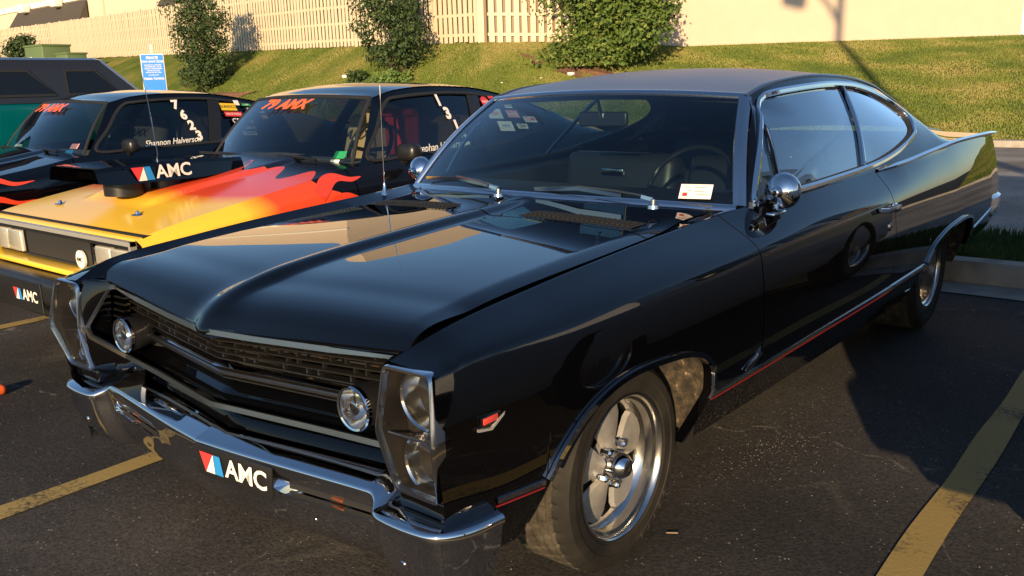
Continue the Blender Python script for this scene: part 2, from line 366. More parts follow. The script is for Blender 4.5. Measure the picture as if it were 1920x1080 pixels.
# fender inner strip (hood gap to crease)
strip = []
for y in np.linspace(-.735, .83, 60):
    xt, zt = T(y); xg = float(XG(y)); zg = float(Hd(np.array(xg), np.array(min(y, .62))))-.004 if y > -.66 else float(zt)-.006-.012*sst(-.735, -.66, y)
    if y > .37: xg = float(np.interp(y, cvv[:, 1], cvv[:, 0])); zg = float(np.interp(y, cvv[:, 1], cvv[:, 2]))-.001
    zg = min(zg, zt+.012) if y > .37 else min(zg, zt-.004)
    q_ = float(sst(.25, .45, y)); f1, f2 = .25+.10*q_, .85-.05*q_; dz_ = .004-.003*q_
    strip.append([(xg+.003, y, zg-.03), (xg+.003, y, zg-dz_), (xg+.008, y, zg), (xg+.35*(xt-xg), y, zg+f1*(zt-zg)), (xg+.8*(xt-xg), y, zg+f2*(zt-zg)), (xt-.004, y, zt+.001), (xt, y, zt)])
strip = flip(grid(strip))
for s in (1, -1):
    m_ = (lambda v: v) if s > 0 else mir
    co('front_fender', m_(cat(fr, strip)), 'black_paint'); co('rear_quarter', m_(rq), 'black_paint'); co('sill_panel', m_(grid(rocker)), 'black_paint')
    for b_ in back: co('door_jamb', m_(b_), 'flat_black')
co('rear_panel', tailcap, 'black_paint')
for s, nm in ((1, 'driver'), (-1, 'passenger')):
    d = co('door', dr if s > 0 else mir(dr), 'black_paint')
    hy = 1.85; hx = side_x(hy, .80, T, S, W, KS)
    hnd = cat(sweep([(s*(hx+.004), hy-.085, .803), (s*(hx+.03), hy-.07, .803), (s*(hx+.036), hy-.02, .801), (s*(hx+.034), hy+.05, .80), (s*(hx+.03), hy+.09, .798), (s*(hx+.002), hy+.105, .797)], [(-.006, -.011), (.006, -.011), (.008, 0), (.006, .011), (-.006, .011)], up=(0, 0, 1)),
              shift(rbox((0, 0, 0), (.014, .05, .03), .006), (s*(hx+.004), hy+.10, .798)))
    co('door_handle', hnd, 'chrome', d)
    lx = side_x(1.88, .72, T, S, W, KS)
    co('door_lock', xform(lathe([(-.01, .012), (.004, .012), (.006, .009), (.006, .0005)], 16), np.array([[s, 0, 0, s*lx], [0, .7, 0, 1.88], [0, 0, 1.5, .722], [0, 0, 0, 1]])), 'chrome', d)
# hood
hood = []
for s in np.linspace(-1, 1, 141):
    col = []
    x0 = s*(float(XG(-.6))-.003); f0 = float(yf(np.array(x0)))
    for v in np.concatenate([[0], np.linspace(0, .12, 26)[1:], np.linspace(.12, 1, 60)[1:]]):
        y = f0+(.362-f0)*v; x = s*(float(XG(y))-.003); col.append((x, y, float(Hd(np.array(x), np.array(max(y, float(yf(np.array(x)))))))))
    a = col[0]; col = [(a[0], a[1]+.02, a[2]-.022), (a[0], a[1]+.003, a[2]-.012)]+col+[(col[-1][0], col[-1][1]+.004, col[-1][2]-.02)]
    hood.append(col)
co('hood', flip(grid(hood)), 'black_paint', sharp=50)
# cowl between hood and windscreen
cowl = []
for s in np.linspace(-1, 1, 81):
    col = [cowl_pt(s, v) for v in np.linspace(0, 1, 14)]; cowl.append([(col[0][0], col[0][1], col[0][2]-.02)]+col)
co('cowl_panel', flip(grid(cowl)), 'black_paint', sharp=50)
for s in (-1, 1):                                             # air intake grilles in the cowl
    z0 = float(Hd(np.array(s*.38), np.array(.44)))
    P = []
    for x in np.linspace(.17, .61, 12):
        r_ = []
        for y in (.385, .395, .49, .50):
            r_.append((s*x, y+.03*(x-.17), float(Hd(np.array(x), np.array(y)))+(.003 if y in (.395, .49) else .0008)))
        P.append(r_)
    vg = co('cowl_vent', grid(P) if s < 0 else flip(grid(P)), 'flat_black')
    sl = []
    for k in range(22):
        x = .19+.40*k/21; sl.append(box((s*x, .4425+.03*(x-.17), float(Hd(np.array(x), np.array(.4425)))+.0045), (.009, .080, .004)))
    tag(co('vent_louvre', cat(*sl), 'flat_black', vg, smooth=False), kind='stuff')
# ---------------------------------------------------------------- greenhouse
R = tab([(1.184, .619, 1.281), (1.35, .618, 1.318), (1.5, .615, 1.334), (1.87, .61, 1.350), (2.23, .60, 1.341), (2.71, .59, 1.293), (3.0, .58, 1.235), (3.33, .58, 1.15), (3.6, .58, 1.073), (3.9, .58, 1.01), (4.1, .58, .988), (4.2, .58, .978)])
def G(y, z):
    xb, zb = T(y); xr, zr = (.619, 1.30) if y < 1.184 else R(y)
    f = (z-zb)/(zr-zb); return float(xb+(xr-xb)*f+.018*math.sin(math.pi*min(max(f, 0), 1)))
win = spline([(.875, .937), (.99, 1.068), (1.20, 1.235), (1.265, 1.272), (1.36, 1.290), (1.63, 1.304), (1.92, 1.312), (2.15, 1.309), (2.37, 1.294), (2.58, 1.258), (2.73, 1.21), (2.80, 1.16), (2.785, 1.112), (2.69, 1.068), (2.53, 1.036), (2.27, .998), (1.98, .968), (1.50, .953), (1.19, .946), (.96, .938)], 6, closed=True)
i_ft, i_ur, i_lr = 18, 60, 84
def loft_outer():
    out = [None]*len(win); n = len(win)
    A, B = np.array((.83, .925)), np.array((1.184, 1.281))
    segs = [(0, i_ft, lambda t: A+(B-A)*t), (i_ft, i_ur, lambda t: np.array((1.184+(2.95-1.184)*t, float(R(1.184+(2.95-1.184)*t)[1])))),
            (i_ur, i_lr, lambda t: np.array((2.95, float(R(2.95)[1])+(float(T(2.95)[1])-float(R(2.95)[1]))*t))), (i_lr, n, lambda t: np.array((2.95+(.83-2.95)*t, float(T(2.95+(.83-2.95)*t)[1]))))]
    for a, b, f in segs:
        L = np.cumsum([0]+[np.linalg.norm(win[(k+1) % n]-win[k]) for k in range(a, b)]); L /= L[-1]
        for k in range(a, b): out[k] = f(L[k-a])
    return np.array(out)
outer = loft_outer()
def gpt(q, off=0.0): return (G(q[0], q[1])+off, q[0], q[1])
def pillar_x(q, o, t):                                         # pull the front edge onto the windscreen corner line
    y, z = q; x = G(y, z)
    return x
ring = []
for k in range(len(win)):
    rows_ = []
    for t in np.linspace(0, 1, 9):
        q = win[k]+(outer[k]-win[k])*t; rows_.append(gpt(q))
    if k < i_ft+1:
        f = k/i_ft; e = np.array((.775+(.619-.775)*f, outer[k][0], outer[k][1])); rows_[-1] = tuple(e)
    rows_.insert(0, (rows_[0][0]-.03, rows_[0][1], rows_[0][2])); ring.append(rows_)
ring = grid(ring, closed=True)
sail = []
for y in np.linspace(2.95, 4.2, 50):
    xr, zr = R(y); xb, zb = T(y); row_ = []
    dip = .020*sst(2.95, 3.3, y)*(1-sst(3.5, 3.95, y))
    for f in np.linspace(0, 1, 24):
        z = zr+(zb-zr)*f; x = xr+(xb-xr)*f+.018*math.sin(math.pi*f)*(1-sst(2.95, 3.4, y)); z -= (dip+.25*max(0, zr-zb)*sst(2.95, 3.3, y))*math.sin(math.pi*f**.8); row_.append((x, y, z))
    sail.append(row_)
sail = flip(grid(sail))
for s in (1, -1): co('roof_pillar', (lambda v: v if s > 0 else mir(v))(flip(ring)), 'black_paint', sharp=40); co('sail_panel', (lambda v: v if s > 0 else mir(v))(sail), 'black_paint', sharp=40)
roof = []
for s in np.linspace(-1, 1, 61):
    col = []; y0 = 1.10+.084*s*s
    for v in np.concatenate([np.linspace(0, .1, 8), np.linspace(.1, 1, 60)[1:]]):
        y = y0+(4.2-y0)*v; xr, zr = R(max(y, 1.184)); cr_ = .024+.022*sst(1.1, 1.7, y)-.016*sst(3.0, 4.1, y)
        if y < 1.184: zr = 1.281
        z = zr+cr_*(1-abs(s)**2.4); col.append((s*xr, y, float(z)))
    roof.append(col)
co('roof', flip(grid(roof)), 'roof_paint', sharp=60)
rail = [(float(R(y)[0])+.002, y, float(R(y)[1])+.001) for y in np.linspace(1.184, 4.15, 70)]
for s in (1, -1):
    co('roof_drip_rail', sweep([(s*p[0], p[1], p[2]) for p in rail], [(-.006, -.006), (.006, -.006), (.007, .003), (0, .006), (-.006, .004)], up=(s*.5, 0, .86)), 'brushed_trim')
# windscreen
wsP = []
for u in np.linspace(-1, 1, 41):
    b_ = np.array((.77*u, .66+.166*u*u, .945-.02*u*u)); h_ = np.array((.612*u, 1.105+.084*u*u, 1.303-.024*u*u)); col = []
    for v in np.linspace(0, 1, 15): col.append(b_+(h_-b_)*v+np.array((0, -.018, .020))*math.sin(math.pi*v))
    wsP.append(col)
wsP = np.array(wsP); ws = co('windscreen', flip(grid(wsP)), 'windshield_glass')
strip_prof = [(-.016, -.004), (.016, -.004), (.015, .004), (.006, .008), (-.006, .008), (-.015, .004)]
wide_prof = [(-.024, -.004), (.024, -.004), (.022, .004), (.008, .008), (-.008, .008), (-.022, .004)]
nrm = (0, -.66, .75)
co('windscreen_trim', cat(sweep(wsP[:, 0]+np.array((0, -.012, -.006)), strip_prof, up=nrm), sweep(wsP[:, -1]+np.array((0, .006, .004)), strip_prof, up=(0, -.5, .86)),
   sweep(wsP[0, :]+np.array((-.006, 0, 0)), wide_prof, up=(-.45, -.6, .66)), sweep(wsP[-1, :]+np.array((.006, 0, 0)), wide_prof, up=(.45, -.6, .66))), 'soft_chrome', ws)
# side glass, frames, dividers
cen = np.array((1.85, 1.12))
def outline(sc): return [cen+(q-cen)*sc for q in win]
for s in (1, -1):
    rings = [[(s*(G(q[0], q[1])-.014), q[0], q[1]) for q in outline(sc)] for sc in (1.0, .8, .55, .3, .0005)]
    P = np.array(rings).transpose(1, 0, 2); gl = grid(P, closed=True); gw = co('side_window', gl if s > 0 else flip(gl), 'side_glass')
    fp = [(s*(G(q[0], q[1])+.004), q[0], q[1]) for q in win]
    co('window_frame', sweep(fp, [(-.012, -.006), (.012, -.006), (.011, .005), (0, .009), (-.011, .005)], up=(s, 0, .55), closed=True), 'chrome', gw)
    co('window_seal', sweep([(s*(G(q[0], q[1])-.010), q[0], q[1]) for q in outline(.975)], [(-.008, -.006), (.008, -.006), (.008, .006), (-.008, .006)], up=(s, 0, .55), closed=True), 'black_rubber', gw)
    for pts, w_ in ((((2.165, 1.300), (2.10, 1.22), (2.02, 1.12), (1.93, 1.02), (1.885, .968)), .013), (((1.225, 1.245), (1.175, 1.16), (1.12, 1.06), (1.075, .95)), .008)):
        q = spline(pts, 5); co('window_divider', sweep([(s*(G(a, b)-.004), a, b) for a, b in q], [(-w_, -.006), (w_, -.006), (w_*.8, .006), (0, .009), (-w_*.8, .006)], up=(s, 0, .5)), 'chrome', gw)
    # belt / quarter ridge chrome strip
    rp = [(s*(float(T(y)[0])), y, float(T(y)[1])+.003) for y in np.linspace(1.99, 4.15, 60)]
    co('quarter_moulding', sweep(rp, [(-.011, -.003), (.011, -.003), (.009, .004), (-.009, .004)], up=(s*.4, 0, .9)), 'chrome')
    # sill moulding with red stripe
    for a, b, z0, z1 in ((-.585, -.43, .450, .440), (.345, 2.515, .428, .445), (3.43, 4.15, .48, .55)):
        ys = np.linspace(a, b, 40); mp = []; rs = []
        for y in ys:
            z = z0+(z1-z0)*(y-a)/(b-a); x = side_x(y, z, T, S, W, KS); mp.append((s*(x+.001), y, z)); rs.append((s*(x-.001), y, z-.0145))
        co('sill_moulding', sweep(mp, [(-.0085, -.003), (.0085, -.003), (.006, .004), (-.006, .004)], up=(s, 0, 0)), 'chrome')
        if z0 < .46: co('sill_stripe', sweep(rs, [(-.0014, -.002), (.0014, -.002), (.0014, .002), (-.0014, .002)], up=(s, 0, 0)), 'red_stripe')
    for ar in (archF, archR):
        lipc = [(s*(side_x(y, z, T, S, W, KS)+.006), y, z+.003) for y, z in ar]
        co('arch_moulding', sweep(lipc, [(-.009, -.004), (.009, -.004), (.008, .005), (-.008, .005)], up=(s, 0, 0)), 'chrome')
        # liner
        dense = ar; xi = .60
        c_ = np.array((dense[:, 0].mean(), .30)); P = []
        for y, z in dense:
            xo = side_x(y, z, T, S, W, KS)-.028; P.append([(s*xo, y, z+.002), (s*(xo-.05), y+(y-c_[0])*.06, z+.02), (s*xi, y+(y-c_[0])*.06, z+.02), (s*xi, c_[0]+(y-c_[0])*.2, .30)])
        lo = P[-1]; P.append([(q[0]-s*.05, q[1]+.01, .29) for q in lo]); P.insert(0, [(q[0]-s*.07, q[1]+.012, .29) for q in P[0]])
        co('wheel_well', grid(P), 'dirty_liner')
    fl = [(s*.88, .350, .40), (s*.865, .356, .28), (s*.85, .352, .19)]
    co('mud_flap', grid([[(p[0]-s*.0, p[1], p[2]), (p[0]-s*.035, p[1]+.02, p[2])] for p in fl]), 'black_rubber')
# ---------------------------------------------------------------- front end of the fastback
gy = lambda x, y0: y0+.15*abs(x)
XS = np.linspace(-.66, .66, 67)
def band(y0, z0, y1, z1, xs=XS, dz=0.0, slope=.15):           # V-shaped strip between two edges
    return grid([[(x, y0+slope*abs(x), z0+dz*abs(x)), (x, y1+slope*abs(x), z1+dz*abs(x))] for x in xs])
co('grille_backing', band(-.58, .76, -.58, .56), 'flat_black')
co('grille_pan', cat(flip(band(-.724, .548, -.70, .556)), flip(band(-.70, .556, -.655, .59)), flip(band(-.655, .59, -.64, .606)), flip(band(-.715, .524, -.69, .508)), flip(band(-.69, .508, -.62, .47))), 'black_paint')
def bar(y0, z, hh, dep, mat, name, xs=XS, dz=0.0, teeth=0):
    prof = [(-dep, -hh), (0, -hh), (.003, -hh*.5), (.003, hh*.5), (0, hh), (-dep, hh)]
    if mat == 'chrome': prof = [(-dep, -hh), (.002, -hh), (.004, -hh*.5), (-.005, hh), (-dep, hh)]
    P = [[(x, y0-p[0]+.15*abs(x), z+p[1]+dz*abs(x)) for p in prof+prof[:1]] for x in xs]
    parts = [flip(grid(P))]
    if teeth:
        for k in range(teeth):
            x = -.63+1.26*(k+.5+.3*math.sin(k*2.1+z*90))/teeth; parts.append(box((x, y0+.012+.15*abs(x), z+.009+dz*abs(x)), (.006, .012, .017)))
    return co(name, cat(*parts), mat)
for k, z in enumerate((.655, .6715, .688, .7045, .721)): bar(-.700, z, .0028, .02, 'brushed_trim' if k in (0,) else 'grille_slat', 'grille_slat', dz=.01*k, teeth=17)
bar(-.712, .640, .0042, .02, 'chrome', 'grille_bar')
bar(-.703, .616, .006, .022, 'brushed_trim', 'grille_bar'); bar(-.69, .598, .003, .015, 'brushed_trim', 'grille_bar', teeth=0)
bits = []
for k in range(46):
    x = random.uniform(-.6, .6); bits.append(box((x, -.60+.15*abs(x), random.uniform(.64, .74)), (random.uniform(.01, .06), .01, random.uniform(.006, .02))))
tag(co('radiator_core', cat(*bits), 'rusty_metal', smooth=False), kind='stuff')
# bright frame around the grille opening
fpth = []
for s in (1, -1):
    half = [(0, -.742, .741), (.2, -.716, .744), (.45, -.681, .752), (.64, -.650, .762), (.672, -.66, .752), (.690, -.738, .640), (.672, -.735, .61), (.60, -.665, .542), (.4, -.684, .538), (.2, -.710, .536), (0, -.738, .535)]
    fpth.append([(s*a, b, c) for a, b, c in half])
loop = fpth[0]+fpth[1][-2:0:-1]
loop = np.concatenate([np.linspace(loop[i], loop[(i+1) % len(loop)], 4)[:-1] for i in range(len(loop))])
ctr_ = np.array((0, -.2, .64)); ups_ = [np.array((0, -1, .25)) for q in loop]
co('grille_frame', sweep(loop, [(-.008, -.006), (.008, -.006), (.007, .003), (-.007, .003)], closed=True, ups=ups_), 'brushed_trim')
for s in (1, -1):                                             # body face between lamps and grille, and ribs beside the fog lamps
    A_ = spline([(.700, -.690, .787), (.703, -.728, .776), (.690, -.742, .633), (.709, -.720, .50), (.712, -.66, .455)], 6)
    B_ = spline([(.655, -.636, .776), (.664, -.650, .757), (.682, -.728, .635), (.592, -.654, .532), (.56, -.60, .47)], 6)
    P = [[(s*p[0], p[1], p[2]) for p in (a, a*.5+b*.5+np.array((0, -.004, 0)), b)] for a, b in zip(A_, B_)]
    co('nose_panel', grid(P) if s < 0 else flip(grid(P)), 'black_paint')
    for k in range(7):
        z = .60+.02*k; co('grille_rib', box((s*(.635+.004*k), -.655+.01*k*.5, z), (.07, .02, .007)), 'soft_chrome', smooth=False)
    # fog lamp
    L0 = np.array((s*.539, -.690, .627))
    hs = co('fog_lamp', shift(lathe([(.13, .012), (.11, .034), (.07, .047), (.02, .053), (.0, .054), (-.004, .0535), (-.005, .049)], 36, axis='y'), L0), 'black_plastic')
    co('lamp_ring', shift(lathe([(.004, .055), (-.006, .0555), (-.010, .053), (-.008, .048)], 36, axis='y'), L0), 'chrome', hs)
    co('reflector', shift(lathe([(-.004, .049), (.012, .044), (.03, .03), (.04, .012), (.041, .0005)], 32, axis='y'), L0), 'lamp_reflector', hs)
    co('bulb_shield', cat(shift(lathe([(.0, .016), (-.004, .016), (-.006, .012), (-.006, .0005)], 20, axis='y'), L0), box(tuple(L0+np.array((0, .001, .03))), (.003, .004, .034)), box(tuple(L0+np.array((-.02, .001, -.012))), (.03, .004, .003))), 'chrome', hs)
    co('amber_spot', shift(lathe([(.012, .012), (.008, .010), (.006, .0005)], 16, axis='y'), L0+np.array((.028, 0, .008))), 'amber_lens', hs)
    co('lens', shift(lathe([(-.005, .0495), (-.010, .035), (-.012, .018), (-.0125, .0005)], 32, axis='y'), L0), 'lamp_glass', hs)
    # headlamp bezel
    key = [(.705, -.735, .782), (.77, -.738, .787), (.842, -.735, .783), (.872, -.766, .63), (.860, -.752, .55), (.844, -.728, .487), (.78, -.727, .482), (.709, -.726, .487), (.694, -.742, .56), (.688, -.754, .633)]
    lp = rpoly([(.703, -.735, .784), (.845, -.737, .785), (.874, -.766, .63), (.845, -.728, .485), (.709, -.726, .485), (.687, -.754, .633)], .016, 4, 4); c0 = lp.mean(0)
    lp = np.array([(p if True else p) for p in lp]); LS = lp*np.array((s, 1, 1)); cS = c0*np.array((s, 1, 1))
    inn = lambda sc, dy: [cS+(p-cS)*np.array((sc, 1, sc*.985+.015*0))+np.array((0, dy, 0)) for p in LS]
    Pz = np.array([inn(.99, .03), inn(1.0, .006), inn(1.0, -.004), inn(.985, -.010), inn(.945, -.010), inn(.93, -.005), inn(.915, .008)]).transpose(1, 0, 2)
    bz_ = co('headlamp_bezel', grid(Pz, closed=True) if s > 0 else flip(grid(Pz, closed=True)), 'soft_chrome', sharp=45)
    flat = lambda sc, yy: [np.array((cS[0]+(p[0]-cS[0])*sc, yy, cS[2]+(p[2]-cS[2])*sc)) for p in LS]
    Pi = np.array([inn(.915, .006), [(a+b)/2 for a, b in zip(inn(.905, .02), flat(.90, -.69))], flat(.88, -.675), flat(.5, -.67), flat(.02, -.67)]).transpose(1, 0, 2)
    co('lamp_bowl', grid(Pi, closed=True) if s > 0 else flip(grid(Pi, closed=True)), 'smoke_plastic', bz_)
    co('bezel_shell', (lambda v: v if s > 0 else flip(v))(grid(np.array([inn(.985, .004), inn(.985, .10)]).transpose(1, 0, 2), closed=True)), 'black_paint', bz_)
    yz = lambda z: float(np.interp(z, [.485, .633, .785], [-.727, -.757, -.736])); cov = lambda sc: [np.array((cS[0]+(p[0]-cS[0])*sc, yz(cS[2]+(p[2]-cS[2])*sc), cS[2]+(p[2]-cS[2])*sc)) for p in LS]
    Pc = np.array([cov(.92), cov(.7), cov(.45), cov(.2), cov(.001)]).transpose(1, 0, 2); co('lamp_cover', grid(Pc, closed=True) if s > 0 else flip(grid(Pc, closed=True)), 'smoke_cover', bz_)
    co('nose_filler', cat(rbox((s*.775, -.62, .466), (.15, .20, .05), .012), rbox((s*.62, -.60, .462), (.22, .12, .04), .012)), 'black_paint', bz_)
    mz = .615; co('bezel_rib', tube([(s*.70, -.735, mz+.008), (s*.78, -.712, mz-.004), (s*.862, -.735, mz-.012)], .0035, 6), 'brushed_trim', bz_)
    for hz, hy in ((.706, -.698), (.558, -.696)):
        c1 = np.array((s*.785, hy, hz))
        hl = co('headlamp', shift(lathe([(.06, .03), (.03, .06), (.005, .072), (-.006, .073), (-.010, .070), (-.006, .066)], 40, axis='y'), c1), 'chrome', bz_)
        hl2 = co('headlamp_reflector', shift(lathe([(-.005, .067), (.02, .058), (.045, .036), (.055, .012), (.056, .0005)], 36, axis='y'), c1), 'lamp_reflector', bz_)
        co('headlamp_lens', shift(lathe([(-.006, .067), (-.016, .052), (-.022, .028), (-.024, .0005)], 36, axis='y'), c1), 'lamp_glass', bz_)
    # side badge: red bar over a bright V
    bx_, by_, bz0 = side_x(-.605, .655, T, S, W, KS)+.0015, -.605, .652
    bdg = co('fender_badge', rbox((s*bx_, by_, bz0), (.005, .048, .015), .002, 2), 'red_enamel')
    co('badge_wings', sweep([(s*(bx_+.001), by_-.042, bz0-.013), (s*(bx_+.002), by_, bz0-.021), (s*(bx_+.001), by_+.046, bz0+.003)], [(-.003, -.003), (.003, -.003), (.003, .003), (-.003, .003)], up=(s, 0, 0)), 'bright_cast', bdg)
    co('badge_rim', sweep([(s*(bx_+.001), by_-.029, bz0-.010), (s*(bx_+.001), by_+.029, bz0-.010), (s*(bx_+.001), by_+.029, bz0+.010), (s*(bx_+.001), by_-.029, bz0+.010)], [(-.0015, -.002), (.0015, -.002), (.0015, .002), (-.0015, .002)], up=(s, 0, 0), closed=True), 'chrome', bdg)
    # leaping fish emblem low behind the front wheel
    fx = side_x(.60, .47, T, S, W, KS)+.004
    fish = spline([(.545, .452), (.57, .474), (.60, .482), (.628, .492), (.648, .512), (.650, .492), (.668, .478), (.645, .474), (.628, .466), (.60, .456), (.572, .450)], 4, closed=True)
    cF = fish.mean(0); Pf = np.array([[(s*(fx-.004), q[0], q[1]) for q in fish], [(s*fx, q[0], q[1]) for q in fish], [(s*(fx+.004), *(cF+(q-cF)*.55)) for q in fish], [(s*(fx+.005), *(cF+(q-cF)*.02)) for q in fish]]).transpose(1, 0, 2)
    co('fish_emblem', grid(Pf, closed=True), 'soft_chrome')
    # door mirror
    mc = np.array((s*.872, .938, .970))
    mr = co('door_mirror', xform(lathe([(-.052, .008), (-.050, .013), (-.030, .020), (-.022, .034), (-.010, .050), (.004, .060), (.02, .063), (.03, .061), (.034, .056), (.032, .0005)], 40, axis='y'), np.array([[1, 0, 0, mc[0]], [0, 1, 0, mc[1]], [0, 0, 1, mc[2]], [0, 0, 0, 1]])), 'chrome')
    co('mirror_stem', cat(tube([tuple(mc+np.array((-s*.002, .0, -.02))), tuple(mc+np.array((-s*.012, -.012, -.06))), (s*.868, .91, .903)], .011, 8), shift(rbox((0, 0, 0), (.034, .10, .012), .005), (s*.868, .915, .899))), 'chrome', mr)
# front bumper: plan path and a section that opens into the lamp slot
path = spline([(0, -.800), (.15, -.786), (.3, -.768), (.45, -.748), (.585, -.731), (.625, -.731), (.66, -.765), (.70, -.776), (.78, -.776), (.84, -.764), (.878, -.728), (.902, -.67), (.912, -.60)], 8)
Pb = []
for i, (x, y) in enumerate(path):
    a = path[max(i-1, 0)]; b = path[min(i+1, len(path)-1)]; t = (b-a)/np.linalg.norm(b-a); n_ = np.array((-t[1], t[0]))          # inward
    if i == 0: n_ = np.array((0, 1.0))
    pod = float(sst(.605, .66, x)); slot = float(sst(.29, .305, x)*(1-sst(.60, .615, x)))
    nin = np.array((n_[0]*.35, max(n_[1], .35))) if x < .86 else n_
    zt = .488*(1-pod)+.442*pod; ze = .452*(1-pod)+.428*pod
    sec = [(.15, zt+.012), (.115, zt+.008), (.06, ze+.52*(zt+.008-ze)), (.010, ze+.006), (.003, ze+.001), (.001, ze-.006), (.003, ze-.016), (.008, .412), (.010+.006*slot, .403), (.011+.055*slot, .400), (.014+.055*slot, .378), (.0145-.006*slot, .375), (.0155-.008*slot, .370), (.019-.006*slot, .355), (.027-.004*slot, .325), (.044, .285), (.066, .25), (.088, .228), (.12, .22)]
    if x > .86: sec = [(min(o, .05+.0*o), z) for o, z in sec]
    Pb.append([(x+nin[0]*o, y+nin[1]*o, z) for o, z in sec])
bumper = grid(Pb)
bump = co('front_bumper', cat(flip(bumper), flip(mir(bumper))), 'chrome', sharp=48)
for s in (1, -1):
    bk = [q for q in path if .30 < q[0] < .607]
    co('slot_backing', grid([[(s*q[0], q[1]+.030, .3985), (s*q[0], q[1]+.030, .3795)] for q in bk]), 'flat_black', bump)
    co('turn_signal', rbox((s*.47, -.708, .387), (.055, .018, .009), .003), 'amber_lens', bump)
    co('bumper_bolt', shift(lathe([(.008, .011), (-.002, .011), (-.007, .006), (-.008, .0005)], 16, axis='y'), (s*.40, -.7215, .315)), 'chrome', bump)
    co('bumper_bolt', shift(lathe([(.008, .011), (-.002, .011), (-.007, .006), (-.008, .0005)], 16, axis='y'), (s*.74, -.7475, .325)), 'chrome', bump)
# number-plate panel with the AMC mark
pm = frame((.155, -.7905, .402), (1, .115, -.03), (0, .02, 1))
plate = co('plate_panel', xform(rbox((0, 0, -.004), (.29, .085, .006), .002, 2), pm), 'black_plastic')
def amc_logo(parent, M, w, put, off=.002):
    """red / white / blue block and the letters AMC, lying on the plane M (x right, y up)"""
    h = w*.21; x0 = -w/2
    def poly(pts, mat): return put('emblem_block', xform((np.array([(a*h+x0, b*h-h/2, off) for a, b in pts]), [tuple(range(len(pts)))]), M), mat, parent, smooth=False)
    poly([(0, 1), (.95, 1), (.42, 0)][::-1], 'red_decal'); poly([(.45, 0), (.97, 1), (1.2, .35), (1.15, 0)][::-1] if False else [(.45, 0), (1.12, 0), (.99, 1)], 'white_decal'); poly([(1.16, 0), (1.75, 0), (1.50, 1), (1.02, 1)], 'blue_decal')
    V, F = text_vf('AMC', h*1.35, bold=.022, sx=1.02); V[:, 0] += x0+h*1.9+(V[:, 0].max()-V[:, 0].min())/2; V[:, 2] = off
    put('lettering', xform((V, F), M), 'white_decal', parent, smooth=False)
amc_logo(plate, pm, .25, co)
# rear bumper
rb = spline([(.915, 3.90), (.945, 4.02), (.950, 4.14), (.925, 4.235), (.85, 4.285), (.4, 4.33), (0, 4.34)], 6)
rbv = sweep([(x, y, .56-.05*(4.35-y)*(1 if y < 4.25 else .2)) for x, y in rb], [(-.01, -.07), (.012, -.06), (.016, 0), (.012, .045), (-.01, .055)], up=(0, 0, 1))
co('rear_bumper', both(rbv), 'chrome')
for s in (1, -1): co('tail_lamp', rbox((s*.78, 4.215, .70), (.06, .03, .20), .01), 'red_enamel')
# wheels
for s in (1, -1):
    tyre_wheel('wheel', car, (s*.842, 0-ORG[1], .302), s, .304, .215)
    tyre_wheel('wheel', car, (s*.872, 2.997-ORG[1], .330), s, .333, .30, dish=.10, rr=.205)
# tyre lettering
lets = []
for k, ch in enumerate('KELLY'):
    a = math.radians(-38-8.5*k); V, F = text_vf(ch, .026, bold=.01)
    M = frame((.8515, .256*math.cos(a), .302+.256*math.sin(a)), (0, -math.sin(a)*-1, -math.cos(a)*1), (0, -math.cos(a), -math.sin(a))); M[:3, 0] = (0, math.sin(-a), -math.cos(a)) if False else M[:3, 0]
    lets.append(xform((V, F), M))
co('tyre_lettering', cat(*lets), 'tyre_letter', smooth=False)
# underbody and engine bay block-outs
co('underbody', cat(box((0, 1.65, .27), (1.30, 4.3, .06)), box((0, 1.55, .30), (1.66, 1.9, .10)), box((0, -.1, .50), (1.1, 1.0, .3))), 'flat_black', smooth=False)
# wipers
for px_, tip, bl in (((.575, .545), (.20, .66), ((.02, .69), (.42, .668))), ((-.10, .545), (-.40, .70), ((-.66, .80), (-.22, .70)))):
    zb_ = .948; p0 = (px_[0], px_[1]+.06, zb_-.006)
    wp = co('wiper', cat(shift(lathe([(-.008, .020), (.004, .018), (.006, .010), (.022, .009), (.026, .0005)], 20, axis='z'), (p0[0], p0[1]-.005, p0[2])), sweep([(p0[0], p0[1], p0[2]+.022), (p0[0]-.05, p0[1]+.01, p0[2]+.028)], [(-.010, -.006), (.010, -.006), (.008, .006), (-.008, .006)])), 'soft_chrome')
    mid = np.array(((bl[0][0]+bl[1][0])/2, (bl[0][1]+bl[1][1])/2-.012, zb_+.034))
    co('wiper_arm', sweep([(p0[0]-.04, p0[1]+.01, p0[2]+.03), (p0[0]*.5+mid[0]*.5, p0[1]*.5+mid[1]*.5, zb_+.032), tuple(mid)], [(-.005, -.002), (.005, -.002), (.005, .003), (-.005, .003)]), 'brushed_trim', wp)
    co('wiper_blade', sweep([(bl[0][0], bl[0][1]-.016, zb_+.016), (mid[0], mid[1]+.0, zb_+.030), (bl[1][0], bl[1][1]-.016, zb_+.016)], [(-.004, -.010), (.004, -.010), (.006, .004), (-.006, .004)]), 'soft_chrome', wp)
# aerial on the passenger fender
an = co('aerial', cat(shift(lathe([(0, .020), (.012, .017), (.022, .010), (.05, .006), (.06, .004)], 16, axis='z'), (-.735, .60, .896)), tube([(-.735, .60, .94), (-.733, .602, 1.20)], .0028, 6), tube([(-.733, .602, 1.20), (-.731, .604, 1.36)], .0018, 6)), 'chrome')
